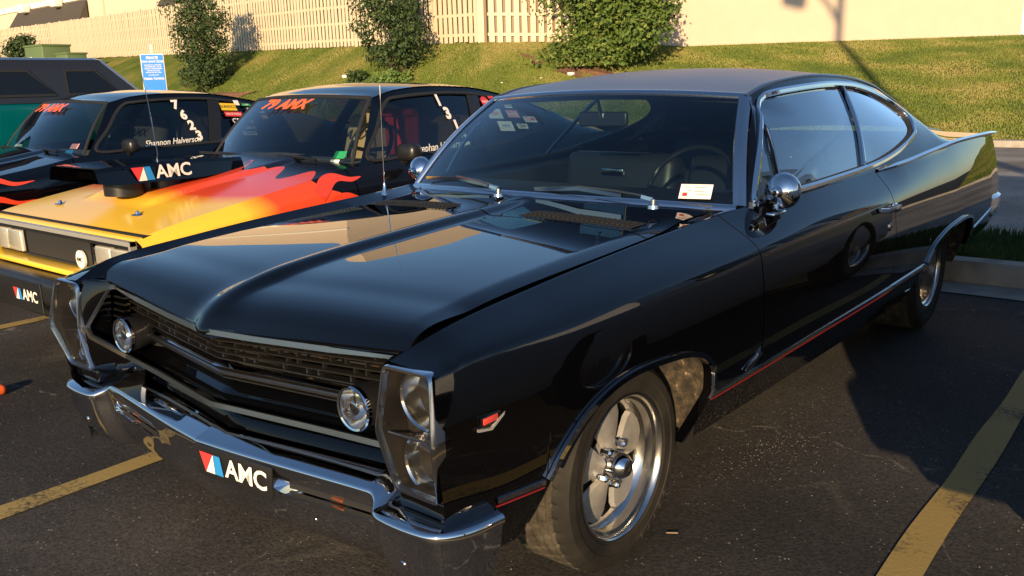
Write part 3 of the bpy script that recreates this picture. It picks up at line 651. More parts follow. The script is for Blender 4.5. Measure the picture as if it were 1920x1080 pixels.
# interior
co('dashboard', cat(rbox((0, .93, .875), (1.42, .34, .12), .03), rbox((.36, 1.06, .84), (.5, .14, .12), .02)), 'interior_black')
co('cabin_floor', cat(box((0, 2.0, .36), (1.5, 2.6, .04)), box((0, .80, .62), (1.4, .03, .5)), box((0, 3.25, .62), (1.36, .04, .5))), 'flat_black', smooth=False)
for s in (1, -1): co('door_trim', cat(grid([[(s*(float(T(y)[0])-.035), y, float(T(y)[1])-.004), (s*(float(T(y)[0])-.085), y, float(T(y)[1])-.02), (s*.76, y, .40)] for y in np.linspace(.86, 2.9, 20)])), 'interior_vinyl')
co('headliner', grid([[(s_*float(R(max(y, 1.2))[0])*.97, y, float(R(max(y, 1.2))[1])-.03+.02*(1-s_*s_)) for s_ in np.linspace(-1, 1, 13)] for y in np.linspace(1.2, 3.3, 20)]), 'headliner')
co('parcel_shelf', grid([[(x, y, .93+.25*(0)) for x in np.linspace(-.72, .72, 5)] for y in (2.95, 3.9)]), 'interior_black')
for cx, w_ in ((-.36, .66), (.36, .66)):
    st = co('front_seat', cat(rbox((cx, 1.55, .50), (w_, .56, .20), .06), xform(rbox((0, 0, 0), (w_, .16, .52), .06), np.array([[1, 0, 0, cx], [0, .97, .2, 1.87], [0, -.2, .97, .74], [0, 0, 0, 1]]))), 'interior_vinyl')
    co('seat_badge', rbox((cx, 1.80, .905), (.13, .02, .035), .005), 'soft_chrome', st)
rs_ = co('rear_seat', cat(rbox((0, 2.55, .48), (1.3, .5, .2), .06), xform(rbox((0, 0, 0), (1.3, .16, .56), .06), np.array([[1, 0, 0, 0], [0, .95, .3, 2.88], [0, -.3, .95, .74], [0, 0, 0, 1]]))), 'interior_vinyl')
co('seat_badge', rbox((.10, 2.79, .90), (.14, .02, .04), .005), 'soft_chrome', rs_)
a_ = np.linspace(0, 2*math.pi, 49)[:-1]; sc_ = np.array((.37, 1.24, .915)); e1 = np.array((1, 0, 0)); e2 = np.array((0, .50, .86))
sw = co('steering_wheel', tube([sc_+(e1*math.cos(q)+e2*math.sin(q))*.19 for q in a_], .011, 8, closed=True), 'black_plastic')
co('wheel_spoke', cat(tube([sc_-e1*.19, sc_+np.array((0, -.03, -.015)), sc_+e1*.19], .012, 6), tube([sc_+np.array((0, -.03, -.015)), sc_+np.array((0, -.25, -.12))], .03, 10)), 'brushed_trim', sw)
rv = co('rear_view_mirror', rbox((-.02, 1.20, 1.195), (.24, .02, .062), .009), 'black_plastic')
co('mirror_glass', grid([[(-.13, 1.189, 1.17), (-.13, 1.189, 1.22)], [(.09, 1.189, 1.17), (.09, 1.189, 1.22)]]), 'chrome', rv)
co('mirror_bracket', tube([(-.02, 1.19, 1.20), (-.02, 1.17, 1.25), (-.02, 1.155, 1.288)], .007, 8), 'chrome', rv)
cardm = frame((.640, .772, .975), (1, .12, .02), (0, .55, .83))
cd_ = co('registration_card', xform(quad(.115, .055), cardm), 'paper', smooth=False)
co('card_print', cat(*[xform(shift(quad(w_, .004), (x_, y_, .001)), cardm) for x_, y_, w_ in ((-.035, .016, .022), (.015, .016, .044), (-.022, .003, .015), (.015, .0, .037), (.025, -.012, .037))]), 'pink_decal', cd_, smooth=False)
co('card_stamp', xform(shift(quad(.018, .014), (-.037, -.012, .0012)), cardm), 'red_decal', cd_, smooth=False)
# ================================================================= other vehicles
def flame_paint():
    """airbrushed yellow nose running to red, black behind, on the car's own long axis"""
    m, nt, b = nodes('flame_paint'); tc = nt.nodes.new('ShaderNodeTexCoord'); sp = nt.nodes.new('ShaderNodeSeparateXYZ'); nt.links.new(tc.outputs['Object'], sp.inputs[0])
    n = N(nt, 'ShaderNodeTexNoise', Scale=1.6, Detail=1.0); nt.links.new(tc.outputs['Object'], n.inputs['Vector'])
    def math_(op, a, b_=None, v=None):
        q = N(nt, 'ShaderNodeMath', operation=op)
        for i, s_ in enumerate((a, b_)):
            if s_ is None: continue
            if isinstance(s_, (int, float)): q.inputs[i].default_value = s_
            else: nt.links.new(s_, q.inputs[i])
        return q.outputs[0]
    ax = math_('ABSOLUTE', sp.outputs[0]); cen = math_('MULTIPLY', math_('SUBTRACT', 0.75, ax), 0.30)
    yy = math_('ADD', sp.outputs[1], cen); yy = math_('ADD', yy, math_('MULTIPLY', math_('SUBTRACT', n.outputs[0], 0.5), 0.35))
    r = ramp(nt, math_('DIVIDE', yy, 1.6), [(0.27, (0.88, 0.54, 0.05)), (0.34, (0.86, 0.30, 0.03)), (0.40, (0.78, 0.075, 0.025)), (1.0, (0.76, 0.06, 0.025))])
    # tongues of flame: boundary to black waves with height and width
    wz = math_('SINE', math_('ADD', math_('MULTIPLY', sp.outputs[2], 52.0), math_('MULTIPLY', sp.outputs[0], 26.0)))
    edge = math_('ADD', math_('MULTIPLY', wz, 0.10), 1.03)
    blk = math_('GREATER_THAN', sp.outputs[1], edge)
    mx = N(nt, 'ShaderNodeMix', data_type='RGBA'); nt.links.new(blk, mx.inputs[0]); nt.links.new(r.outputs[0], mx.inputs[6]); mx.inputs[7].default_value = (0.004, 0.004, 0.006, 1)
    nt.links.new(mx.outputs[2], b.inputs['Base Color']); b.inputs['Roughness'].default_value = 0.16; b.inputs['Specular IOR Level'].default_value = 0.32; b.inputs['Coat Weight'].default_value = 0.0
flame_paint()
def liftback(cx, cy, label, paintm, name_text, number, scoop, seats):
    root = empty('parked_car', (cx, cy, 0)); tag(root, label, 'car', 'flame painted liftbacks parked side by side')
    def lo(name, vf, mat, parent=None, **kw): return obj(name, vf, mat, parent or root, **kw)
    T2 = tab([(0, .80, .715), (.12, .80, .745), (.5, .80, .81), (1.0, .79, .88), (1.35, .775, .925), (2.4, .78, .935), (3.2, .77, .95), (3.9, .74, .97), (4.1, .72, .96)])
    W2 = tab([(0, .86), (.5, .885), (1.2, .90), (2.4, .905), (3.4, .89), (4.1, .83)]); Sz2 = tab([(0, .69), (.5, .755), (1.2, .82), (2.4, .83), (4.1, .84)])
    S2 = lambda y: (W2(y)+.002, Sz2(y)); K2 = .05
    aF = spline([(.36, .30), (.40, .46), (.50, .58), (.65, .64), (.80, .65), (.95, .61), (1.06, .52), (1.11, .40), (1.12, .30)], 5); aR = aF+np.array((2.36, 0))
    zp = np.array([(-.01, .34), (.35, .27)]+[tuple(p) for p in aF]+[(1.13, .24), (2.71, .24)]+[tuple(p) for p in aR]+[(3.49, .30), (4.11, .38)])
    zl2 = lambda y: np.interp(y, zp[:, 0], zp[:, 1])
    def cc(a, b, n): return np.unique(np.round(np.concatenate([np.linspace(a, b, n), [q for q in zp[:, 0] if a < q < b]]), 4))
    d0, d1 = 1.24, 2.42
    fr_ = grid(side_rows(cc(0, d0-.003, 40), T2, S2, W2, zl2, K2)); rq_ = grid(side_rows(cc(d1+.003, 4.1, 50), T2, S2, W2, zl2, K2)); dd = grid(side_rows(np.linspace(d0+.003, d1-.003, 24), T2, S2, W2, lambda y: .29, K2))
    rk = grid(side_rows(np.linspace(d0, d1, 10), T2, S2, W2, lambda y: .24, K2)); rk = (rk[0]-np.array((.015, 0, 0)), rk[1])
    H2 = lambda x, y: float(T2(y)[1])+.035*(1-(x/.8)**2)*sst(0, .6, y)+.02*sst(.30, .40, y)*(1-sst(.30, .36, abs(x)))
    hd = []
    for s in np.linspace(-1, 1, 61):
        col = []
        for y in np.concatenate([np.linspace(0, .15, 8), np.linspace(.15, 1.36, 40)[1:]]):
            xt = float(T2(y)[0]); col.append((s*xt, y+.10*s*s*0+.0, H2(s*xt, y)))
        a = col[0]; col = [(a[0], a[1]+.01, a[2]-.03), (a[0], a[1]-.008, a[2]-.012)]+col; hd.append(col)
    for s in (1, -1):
        m_ = (lambda v: v) if s > 0 else mir
        lo('front_fender', m_(fr_), paintm); lo('rear_quarter', m_(rq_), paintm); lo('sill_panel', m_(rk), paintm)
    lo('hood', flip(grid(hd)), paintm, sharp=50)
    for s in (1, -1): lo('door', dd if s > 0 else mir(dd), paintm)
    R2 = tab([(1.66, .565, 1.292), (1.85, .57, 1.335), (2.1, .57, 1.35), (2.45, .56, 1.34), (2.9, .55, 1.275), (3.4, .55, 1.15), (3.9, .57, 1.02), (4.1, .58, .985)])
    def G2(y, z):
        xb, zb = T2(y); xr, zr = (.565, 1.30) if y < 1.66 else R2(y); f = (z-zb)/(zr-zb); return float(xb-.01+(xr-xb)*f+.012*math.sin(math.pi*min(max(f, 0), 1)))
    w2 = spline([(1.44, .955), (1.58, 1.11), (1.74, 1.262), (1.86, 1.292), (2.2, 1.306), (2.5, 1.296), (2.75, 1.262), (2.98, 1.20), (3.18, 1.11), (3.20, 1.06), (3.05, 1.02), (2.6, .965), (2.2, .955), (1.8, .953)], 6, closed=True)
    n_ = len(w2); iA, iB, iC = 15, 42, 57; A, B = np.array((1.36, .925)), np.array((1.66, 1.292)); out = [None]*n_
    for a, b, f in ((0, iA, lambda t: A+(B-A)*t), (iA, iB, lambda t: np.array((1.66+1.7*t, float(R2(1.66+1.7*t)[1])))), (iB, iC, lambda t: np.array((3.36, float(R2(3.36)[1])+(float(T2(3.36)[1])-float(R2(3.36)[1]))*t))), (iC, n_, lambda t: np.array((3.36-2.0*t, float(T2(3.36-2.0*t)[1]))))):
        L = np.linspace(0, 1, b-a+1)
        for k in range(a, b): out[k] = f(L[k-a])
    rg = []
    for k in range(n_):
        r_ = [(G2(*(w2[k]+(out[k]-w2[k])*t)), *(w2[k]+(out[k]-w2[k])*t)) for t in np.linspace(0, 1, 6)]
        r_.insert(0, (r_[0][0]-.03, r_[0][1], r_[0][2])); rg.append(r_)
    sl2 = flip(grid([[(float(R2(y)[0])+(float(T2(y)[0])-.01-float(R2(y)[0]))*f, y, float(R2(y)[1])+(float(T2(y)[1])-float(R2(y)[1]))*f) for f in np.linspace(0, 1, 8)] for y in np.linspace(3.36, 4.1, 14)]))
    for s in (1, -1): lo('roof_pillar', (lambda v: v if s > 0 else mir(v))(flip(grid(rg, closed=True))), 'black_paint'); lo('sail_panel', (lambda v: v if s > 0 else mir(v))(sl2), 'black_paint')
    rf = []
    for s in np.linspace(-1, 1, 31):
        col = []; y0 = 1.60+.06*s*s
        for v in np.linspace(0, 1, 44):
            y = y0+(4.1-y0)*v; xr, zr = R2(max(y, 1.66)); col.append((s*float(xr), y, float(zr)+(.018+.015*sst(1.6, 2, y))*(1-abs(s)**2.4)))
        rf.append(col)
    lo('roof', flip(grid(rf)), 'black_paint', sharp=60)
    lo('rear_spoiler', cat(rbox((0, 4.12, 1.01), (1.30, .16, .05), .018), rbox((0, 4.11, .70), (1.56, .05, .6), .02)), 'black_paint'); lo('spoiler_stripe', rbox((0, 4.12, 1.040), (1.2, .10, .006), .002, 1), 'orange_decal')
    wp_ = []
    for u in np.linspace(-1, 1, 25):
        b_ = np.array((.70*u, 1.24+.12*u*u, .945-.02*u*u)); h_ = np.array((.555*u, 1.60+.055*u*u, 1.308-.018*u*u)); wp_.append([b_+(h_-b_)*v+np.array((0, -.012, .016))*math.sin(math.pi*v) for v in np.linspace(0, 1, 10)])
    wp_ = np.array(wp_); w_s = lo('windscreen', flip(grid(wp_)), 'windshield_glass'); lo('windscreen_seal', cat(*[sweep(e, [(-.013, -.004), (.013, -.004), (.011, .005), (-.011, .005)], up=(0, -.66, .75)) for e in (wp_[:, 0], wp_[:, -1], wp_[0], wp_[-1])]), 'black_rubber', w_s)
    c2 = np.array((2.2, 1.12))
    for s in (1, -1):
        P = np.array([[(s*(G2(*q)-.012), q[0], q[1]) for q in [c2+(p-c2)*sc for p in w2]] for sc in (1, .7, .4, .0005)]).transpose(1, 0, 2); g_ = grid(P, closed=True)
        sw_ = lo('side_window', g_ if s > 0 else flip(g_), 'dark_glass')
        lo('window_frame', sweep([(s*(G2(*q)+.002), q[0], q[1]) for q in w2], [(-.011, -.005), (.011, -.005), (.009, .005), (-.009, .005)], up=(s, 0, .5), closed=True), 'black_rubber', sw_)
        lo('window_pillar', cat(*[sweep([(s*(G2(y0+f*.14, .955+f*.345)-.006), y0+f*.14, .955+f*.345) for y0_, f in [(0, g) for g in np.linspace(0, 1, 6)]], [(-.05, -.004), (.05, -.004), (.05, .006), (-.05, .006)], up=(s, 0, .5)) for y0 in (2.40,)]), 'black_plastic', sw_)
        mm = lo('door_mirror', rbox((s*.90, 1.62, .985), (.15, .09, .10), .035), 'black_plastic'); lo('mirror_foot', tube([(s*.88, 1.63, .95), (s*.83, 1.64, .925)], .022, 8), 'black_plastic', mm)
        tyre_wheel('wheel', root, (s*.84, .74, .30), s, .30, .20, spokes=False); tyre_wheel('wheel', root, (s*.84, 3.10, .30), s, .30, .20, spokes=False)
    # nose: grille, four square lamps, bumper
    lo('nose_backing', box((0, .06, .58), (1.62, .06, .30)), 'flat_black', smooth=False)
    lo('grille_mesh', grid([[(x, -.002, z) for z in np.linspace(.545, .665, 4)] for x in np.linspace(-.36, .36, 10)]), 'wire_mesh')
    lo('grille_surround', cat(*[sweep(p, [(-.006, -.006), (.006, -.006), (.006, .006), (-.006, .006)], up=(0, -1, 0), closed=True) for p in ([(-.375, -.004, .54), (.375, -.004, .54), (.375, -.004, .672), (-.375, -.004, .672)],)]), 'black_plastic')
    lo('nose_moulding', cat(box((0, -.020, .700), (1.62, .03, .020)), box((.80, -.018, .61), (.020, .03, .20)), box((-.80, -.018, .61), (.020, .03, .20))), 'bright_cast', smooth=False)
    lo('nose_strip', box((0, -.018, .682), (1.58, .03, .014)), 'black_plastic', smooth=False)
    for x in (-.66, -.49, .49, .66):
        hl = lo('headlamp', rbox((x, .006, .60), (.15, .04, .115), .012), 'fluted_lamp'); lo('headlamp_lens', rbox((x, -.018, .60), (.14, .012, .105), .005), 'lamp_glass', hl)
    rd = lo('grille_badge', lathe([(.0, .045), (-.012, .045), (-.014, .04), (-.014, .0005)], 28, axis='y', center=(.27, -.008, .575)), 'white_decal'); V, F = text_vf('AMC', .028, bold=.02); lo('lettering', xform((V, F), frame((.27, -.0235, .575), (1, 0, 0), (0, 0, 1))), 'black_decal', rd, smooth=False)
    bm_ = lo('bumper', cat(rbox((0, -.11, .43), (1.72, .16, .13), .03), rbox((0, -.03, .33), (1.66, .14, .16), .03)), 'black_plastic'); lo('bumper_filler', rbox((0, -.03, .515), (1.60, .10, .028), .008), paintm)
    pmx = frame((.02, -.196, .40), (1, 0, 0), (0, 0, 1)); pl_ = lo('plate_panel', xform(rbox((0, 0, -.003), (.36, .15, .006), .002, 1), pmx), 'black_plastic'); amc_logo(pl_, pmx, .27, lo, off=.003)
    # lettering
    wm = np.array(wp_); hv = wm[12, 8]; ax_ = wm[12, 9]-wm[12, 7]
    V, F = text_vf('79 AMX', .118, shear=.25, bold=.045, sx=1.08); lo('lettering', xform((V, F), frame(hv+np.array((-.08, -.013, .012))-ax_*.35, (1, 0, 0), ax_)), 'orange_decal', w_s, smooth=False)
    s = 1
    for k, ch in enumerate(number):
        y, z = 2.17+.036*k, 1.258-.082*k; V, F = text_vf(ch, .108, bold=.05); lo('lettering', xform((V, F), frame((G2(y, z)+.001, y, z), (-.02, 1, 0), (G2(y, z+.05)-G2(y, z), .12*0, .05))), 'white_decal', sw_ if False else root, smooth=False)
    y, z = 2.04, .984; V, F = text_vf(name_text, .066, shear=.5, bold=.008, sx=.92); lo('lettering', xform((V, F), frame((G2(y, z)+.004, y, z), (-.01, 1, .02), (G2(y, z+.05)-G2(y, z), 0, .05))), 'white_decal', smooth=False)
    def stick(y, z, w_, h_, mat, txt=None, tmat='black_decal', ts=.04, rnd=False):
        M = frame((G2(y, z)+.012, y, z), (-.03, 1, -.06), (G2(y, z+.05)-G2(y, z), .0, .05)); st = lo('sticker', xform(disc(h_/2) if rnd else quad(w_, h_), M), mat, smooth=False)
        if txt: V, F = text_vf(txt, ts, bold=.012); V[:, 2] += .002; lo('lettering', xform((V, F), M), tmat, st, smooth=False)
    if number == '1312':
        stick(2.62, 1.235, .1, .085, 'red_decal', 'RACE', 'white_decal', .026, True); stick(2.71, 1.262, .06, .022, 'red_decal'); stick(2.735, 1.225, .08, .04, 'red_decal'); stick(2.86, 1.20, .08, .038, 'white_decal', 'GTA', 'black_decal', .03)
        stick(2.66, 1.155, .15, .075, 'white_decal', 'SPEED', 'orange_decal', .034); stick(2.86, 1.145, .13, .06, 'pink_decal', 'Summit', 'white_decal', .036); stick(2.72, 1.07, .16, .075, 'white_decal', 'PARTS', 'blue_decal', .03)
        stick(3.03, 1.10, .14, .05, 'white_decal', 'COMP', 'red_decal', .045); stick(2.90, 1.06, .12, .04, 'white_decal', 'GEAR', 'black_decal', .035)
    else:
        stick(2.64, 1.225, .15, .07, 'yellow_decal', 'SUNOCO', 'black_decal', .036); stick(2.66, 1.165, .17, .045, 'red_decal', 'RACE FUELS', 'white_decal', .026); stick(2.74, 1.255, .05, .05, 'white_decal'); stick(2.83, 1.235, .09, .024, 'green_decal', 'LUBE', 'white_decal', .02)
        stick(2.85, 1.20, .10, .03, 'black_decal', 'AMC', 'white_decal', .032); stick(2.95, 1.17, .08, .026, 'white_decal'); stick(2.96, 1.13, .06, .04, 'yellow_decal')
        stick(2.72, 1.105, .2, .06, 'black_decal', 'CRANE', 'white_decal', .062); stick(2.76, 1.05, .18, .04, 'black_decal', 'Cams', 'white_decal', .052); stick(2.74, 1.005, .14, .034, 'white_decal', 'CENTER', 'black_decal', .03)
    # flame tongues on the flank
    def lick(pts, wid):
        c = spline(pts, 8); n = len(c); P = []
        for i, q in enumerate(c):
            a = c[max(i-1, 0)]; b = c[min(i+1, n-1)]; t = (b-a)/(np.linalg.norm(b-a)+1e-9); nn = np.array((-t[1], t[0])); w_ = wid*(1-i/(n-1))**.8+.001
            P.append([(side_x(*(q+nn*w_*e), T2, S2, W2, K2)+.003, *(q+nn*w_*e)) for e in (-1, -.4, .4, 1)])
        g = grid(P); return g
    if scoop: L = [((.98, .80), (1.06, .86), (1.14, .885), (1.22, .868), (1.30, .875)), ((1.0, .70), (1.08, .765), (1.15, .785), (1.22, .77), (1.28, .745)), ((1.0, .58), (1.07, .63), (1.15, .64), (1.22, .60))]
    else: L = [((.40, .72), (.55, .80), (.68, .83), (.80, .79), (.93, .80)), ((.42, .62), (.55, .68), (.68, .70), (.80, .665), (.92, .675)), ((.30, .56), (.42, .60), (.5, .60)), ((.10, .66), (.3, .745), (.45, .77), (.6, .75))]
    lo('flame_tongues', cat(*[lick(p, .034) for p in L]), 'flame_red')
    lo('hood_pin', cat(*[shift(lathe([(0, .03), (.004, .028), (.006, .012), (.02, .008), (.022, .0005)], 20, axis='z'), (x, .22, H2(x, .22))) for x in (-.42, .42)]), 'chrome')
    if scoop:
        sec = lambda y, w0, z0, z1: [(-w0, y, z0), (-w0*.93, y, z1-.02), (-w0*.85, y, z1), (w0*.85, y, z1), (w0*.93, y, z1-.02), (w0, y, z0)]
        zb = H2(0, .6); sc = lo('hood_scoop', cat(flip(grid([sec(.12, .27, zb+.045, zb+.115), sec(.22, .27, zb+.03, zb+.12), sec(.70, .25, zb+.025, zb+.125), sec(1.0, .19, zb+.04, zb+.105)])), flip(grid([[(-.27, .12, zb+.045), (.27, .12, zb+.045)], [(-.27, .22, zb+.03), (.27, .22, zb+.03)], [(-.25, .70, zb+.025), (.25, .70, zb+.025)], [(-.19, 1.0, zb+.04), (.19, 1.0, zb+.04)]])), flip(grid([[(-.19, 1.0, zb+.04), (-.16, 1.0, zb+.105)], [(.19, 1.0, zb+.04), (.16, 1.0, zb+.105)]])), box((0, .26, zb+.072), (.50, .005, .07))), 'black_paint', sharp=25)
        lo('scoop_neck', cat(lathe([(-.06, .10), (.05, .10)], 28, axis='z', center=(.08, .34, zb+.02)), lathe([(-.06, .10), (.05, .10)], 28, axis='z', center=(.08, .58, zb+.02))), 'black_plastic', sc)
        amc_logo(sc, frame((.2565, .46, zb+.074), (-.042, 1, 0), (-.16, 0, 1)), .33, lo, off=.004)
    if scoop: lo('aerial', cat(tube([(-.70, .98, .88), (-.71, .96, 1.25)], .004, 6), tube([(-.71, .96, 1.25), (-.72, .94, 1.50)], .0025, 6), lathe([(0, .02), (.02, .012), (.04, .006)], 12, axis='z', center=(-.70, .98, .87))), 'chrome')
    # cabin
    lo('dashboard', rbox((0, 1.50, .885), (1.36, .40, .09), .03), 'grey_cloth'); lo('cabin_floor', cat(box((0, 2.3, .38), (1.4, 2.2, .04)), box((0, 3.3, .62), (1.3, .04, .6))), 'flat_black', smooth=False)
    for x in (-.36, .36):
        lo('front_seat', cat(rbox((x, 2.15, .52), (.5, .5, .18), .06), xform(rbox((0, 0, 0), (.48, .14, .66), .06), np.array([[1, 0, 0, x], [0, .95, .3, 2.42], [0, -.3, .95, .84], [0, 0, 0, 1]]))), seats)
    if scoop:
        lo('red_harness', cat(rbox((.40, 2.05, 1.06), (.30, .05, .30), .03), rbox((.40, 2.02, 1.19), (.30, .06, .05), .02)), 'red_cloth'); lo('seat_cover', rbox((.16, 2.0, 1.06), (.05, .05, .34), .02), 'tan_cloth')
        st = frame((.58, 1.36, .98), (1, .1, .02), (0, .62, .78)); lo('windscreen_stickers', cat(*[xform(shift(quad(.07, .026), (0, -.045+.03*k, .0)), st) for k in range(1)]), 'white_decal', smooth=False); lo('windscreen_sticker', xform(shift(quad(.09, .05), (.02, .0, .0)), st), 'green_decal', smooth=False)
    else:
        st = frame((.56, 1.37, .99), (1, .1, .02), (0, .62, .78)); lo('windscreen_sticker', xform(quad(.10, .045), st), 'pink_decal', smooth=False); lo('windscreen_sticker', xform(shift(quad(.10, .045), (-.03, -.055, 0)), st), 'blue_decal', smooth=False)
        st = frame((-.42, 1.36, .965), (1, -.1, 0), (0, .62, .78)); lo('windscreen_sticker', xform(quad(.17, .05), st), 'white_decal', smooth=False)
    cc_ = np.array((.36, 1.80, .985)); sw2 = lo('steering_wheel', tube([cc_+(e1*math.cos(q)+e2*math.sin(q))*.18 for q in a_], .014, 8, closed=True), 'black_plastic'); lo('wheel_spoke', tube([cc_-e1*.18, cc_+np.array((0, -.03, -.015)), cc_+e1*.18], .014, 6), 'black_plastic', sw2)
    for x0, x1 in ((.50, -.10), (-.12, -.62)): lo('wiper', cat(tube([(x0, 1.235+.12*x0*x0, .955), (x0-.12, 1.26, .968), (x0-.36, 1.27, .972)], .008, 6), box(((x0-.36), 1.268, .966), (.44, .012, .014))), 'black_plastic')
    return root
def wire():
    m, nt, b = nodes('wire_mesh'); v = coords(nt, (1, 1, 1)); sp = nt.nodes.new('ShaderNodeSeparateXYZ'); nt.links.new(v, sp.inputs[0])
    b.inputs['Base Color'].default_value = (.03, .028, .025, 1); b.inputs['Roughness'].default_value = .5
    w = N(nt, 'ShaderNodeTexChecker', Scale=150.0); mp = N(nt, 'ShaderNodeMapping'); mp.inputs['Rotation'].default_value = (0, .785, 0); nt.links.new(v, mp.inputs[0]); nt.links.new(mp.outputs[0], w.inputs['Vector'])
    w.inputs['Color1'].default_value = (.035, .032, .03, 1); w.inputs['Color2'].default_value = (.008, .008, .008, 1); nt.links.new(w.outputs[0], b.inputs['Base Color'])
wire()
liftback(-2.50, -.03, 'black liftback with yellow and red flame nose, hood scoop and orange windscreen lettering', 'flame_paint', 'Stephan Halverson', '1312', True, 'tan_cloth')
liftback(-5.08, -.34, 'black liftback with red flame tongues on its fender, between flame-nosed car and teal pickup', 'black_paint', 'Shannon Halverson', '7623', False, 'grey_cloth')

def boxy(name, label, loc, L, wd, belt, top, mat, roofmat, cab, cat_, group=None, capw=None):
    """tall vehicle: lofted lower body, glazed upper body with rounded corners"""
    root = empty(name, loc); tag(root, label, cat_, group)
    def lo(nm, vf, m_, parent=None, **kw): return obj(nm, vf, m_, parent or root, **kw)
    w = wd/2
    def ring_(y, z, ww, n=1): return [(-ww, y, z), (ww, y, z)]
    sec = []
    for y, zt, ww in ((0, .62, w*.86), (.03, .85, w*.93), (.25, .98, w*.97), (cab[0], belt-.02, w), (L*.5, belt, w), (L-.12, belt, w*.98), (L-.02, belt-.05, w*.95), (L, .7, w*.92)):
        sec.append([(-ww*.93, y, .32), (-ww, y, .45), (-ww*1.01, y, .65 if zt > .7 else .55), (-ww*.985, y, zt-.05), (-ww*.93, y, zt), (0, y, zt+.015), (ww*.93, y, zt), (ww*.985, y, zt-.05), (ww*1.01, y, .65 if zt > .7 else .55), (ww, y, .45), (ww*.93, y, .32)])
    f_ = sec[0]; r_ = sec[-1]
    lo('body', cat(grid(sec), (np.array(f_), [tuple(range(len(f_)))]), (np.array(r_), [tuple(reversed(range(len(r_))))])), mat, sharp=30)
    for (y0, y1, z1, y0t, y1t, mt, gl) in cab[1]:
        up = []
        for f in np.linspace(0, 1, 6):
            z = belt-.01+(z1-.06-belt)*f; ww = w*.95-.12*f*(z1-belt)/.6; ya = y0+(y0t-y0)*f; yb = y1+(y1t-y1)*f; up.append([(-ww, ya+.05, z), (-ww+.10, ya, z), (ww-.10, ya, z), (ww, ya+.05, z), (ww, yb-.08, z), (ww-.08, yb, z), (-ww+.08, yb, z), (-ww, yb-.08, z)])
        t_ = up[-1]; c_ = np.mean(t_, 0)
        for sc, dz in ((.97, .035), (.90, .055), (.5, .07), (.02, .075)): up.append([tuple(c_+(np.array(p)-c_)*np.array((sc, sc, 1))+np.array((0, 0, dz))) for p in t_])
        lo('upper_body', flip(grid([list(c)+[c[0]] for c in up])), mt, sharp=28)
        for s in (1, -1):
            for a, b in gl:
                zt, zb = z1-.14, belt+.06; P = []
                for z in (zb, zt):
                    f = (z-belt)/(z1-.06-belt); ww = w*.95-.12*f*(z1-belt)/.6+.004; P.append([(s*ww, a+(y0t-y0)*f*.9, z), (s*ww, b+(y1t-y1)*f*.9, z)])
                wn_ = lo('side_window', grid(P), 'dark_glass_solid', smooth=False)
                e = [P[0][0], P[0][1], P[1][1], P[1][0]]; lo('window_frame', sweep(e, [(-.012, -.004), (.012, -.004), (.012, .006), (-.012, .006)], up=(s, 0, .2), closed=True), 'black_rubber', wn_)
    for s in (1, -1):
        for y in (.95, L-.95): tyre_wheel('wheel', root, (s*(w-.01), y, .36), s, .36, .23, spokes=False)
    for s in (1, -1): hl = lo('headlamp', rbox((s*w*.68, .0, .78), (.26, .05, .14), .02), 'lamp_reflector'); lo('headlamp_lens', rbox((s*w*.68, -.024, .78), (.24, .012, .12), .005), 'lamp_glass', hl); lo('rear_lamp', rbox((s*w*.84, L, .85), (.16, .04, .28), .02), 'red_enamel'); dm = lo('door_mirror', rbox((s*(w+.10), cab[0]+.55, belt+.06), (.18, .10, .15), .04), 'black_plastic'); lo('door_handle', rbox((s*(w+.012), L*.5, belt-.12), (.03, .16, .03), .01), 'black_plastic')
    lo('front_bumper', rbox((0, -.05, .5), (wd*.95, .16, .2), .04), 'black_plastic'); lo('grille', rbox((0, .0, .78), (.85, .04, .16), .02), 'black_plastic')
    return root
simple('dark_glass_solid', (0.006, 0.007, 0.009), 0.06)
# teal pickup with a dark topper beyond the liftbacks
boxy('parked_pickup', 'teal pickup truck with a taller dark topper over its bed', (-7.75, -1.75, 0), 5.0, 1.84, 1.30, 1.60, 'teal_paint', 'teal_paint', (1.1, [(1.15, 2.75, 1.76, 1.65, 2.65, 'teal_paint', [(1.75, 2.5)]), (2.80, 4.75, 1.73, 2.82, 4.35, 'suv_paint', [(2.95, 3.80), (3.86, 4.45)])]), 'pickup')
# dark sport utility vehicle in the stall on the other side, and a red one further off
boxy('parked_suv', 'silver sport utility vehicle in the stall beside the coupe driver door', (2.80, -.12, 0), 4.9, 1.92, 1.05, 1.85, 'silver_paint', 'silver_paint', (1.25, [(1.25, 4.75, 1.85, 1.75, 4.6, 'silver_paint', [(1.95, 2.85), (2.95, 3.7), (3.8, 4.45)])]), 'suv')
boxy('parked_suv', 'red sport utility vehicle parked across the drive', (15.5, 12.0, 0), 4.6, 1.85, 1.0, 1.7, 'red_paint', 'red_paint', (1.2, [(1.2, 4.45, 1.7, 1.7, 4.3, 'red_paint', [(1.9, 2.8), (2.9, 3.6), (3.7, 4.2)])]), 'suv')
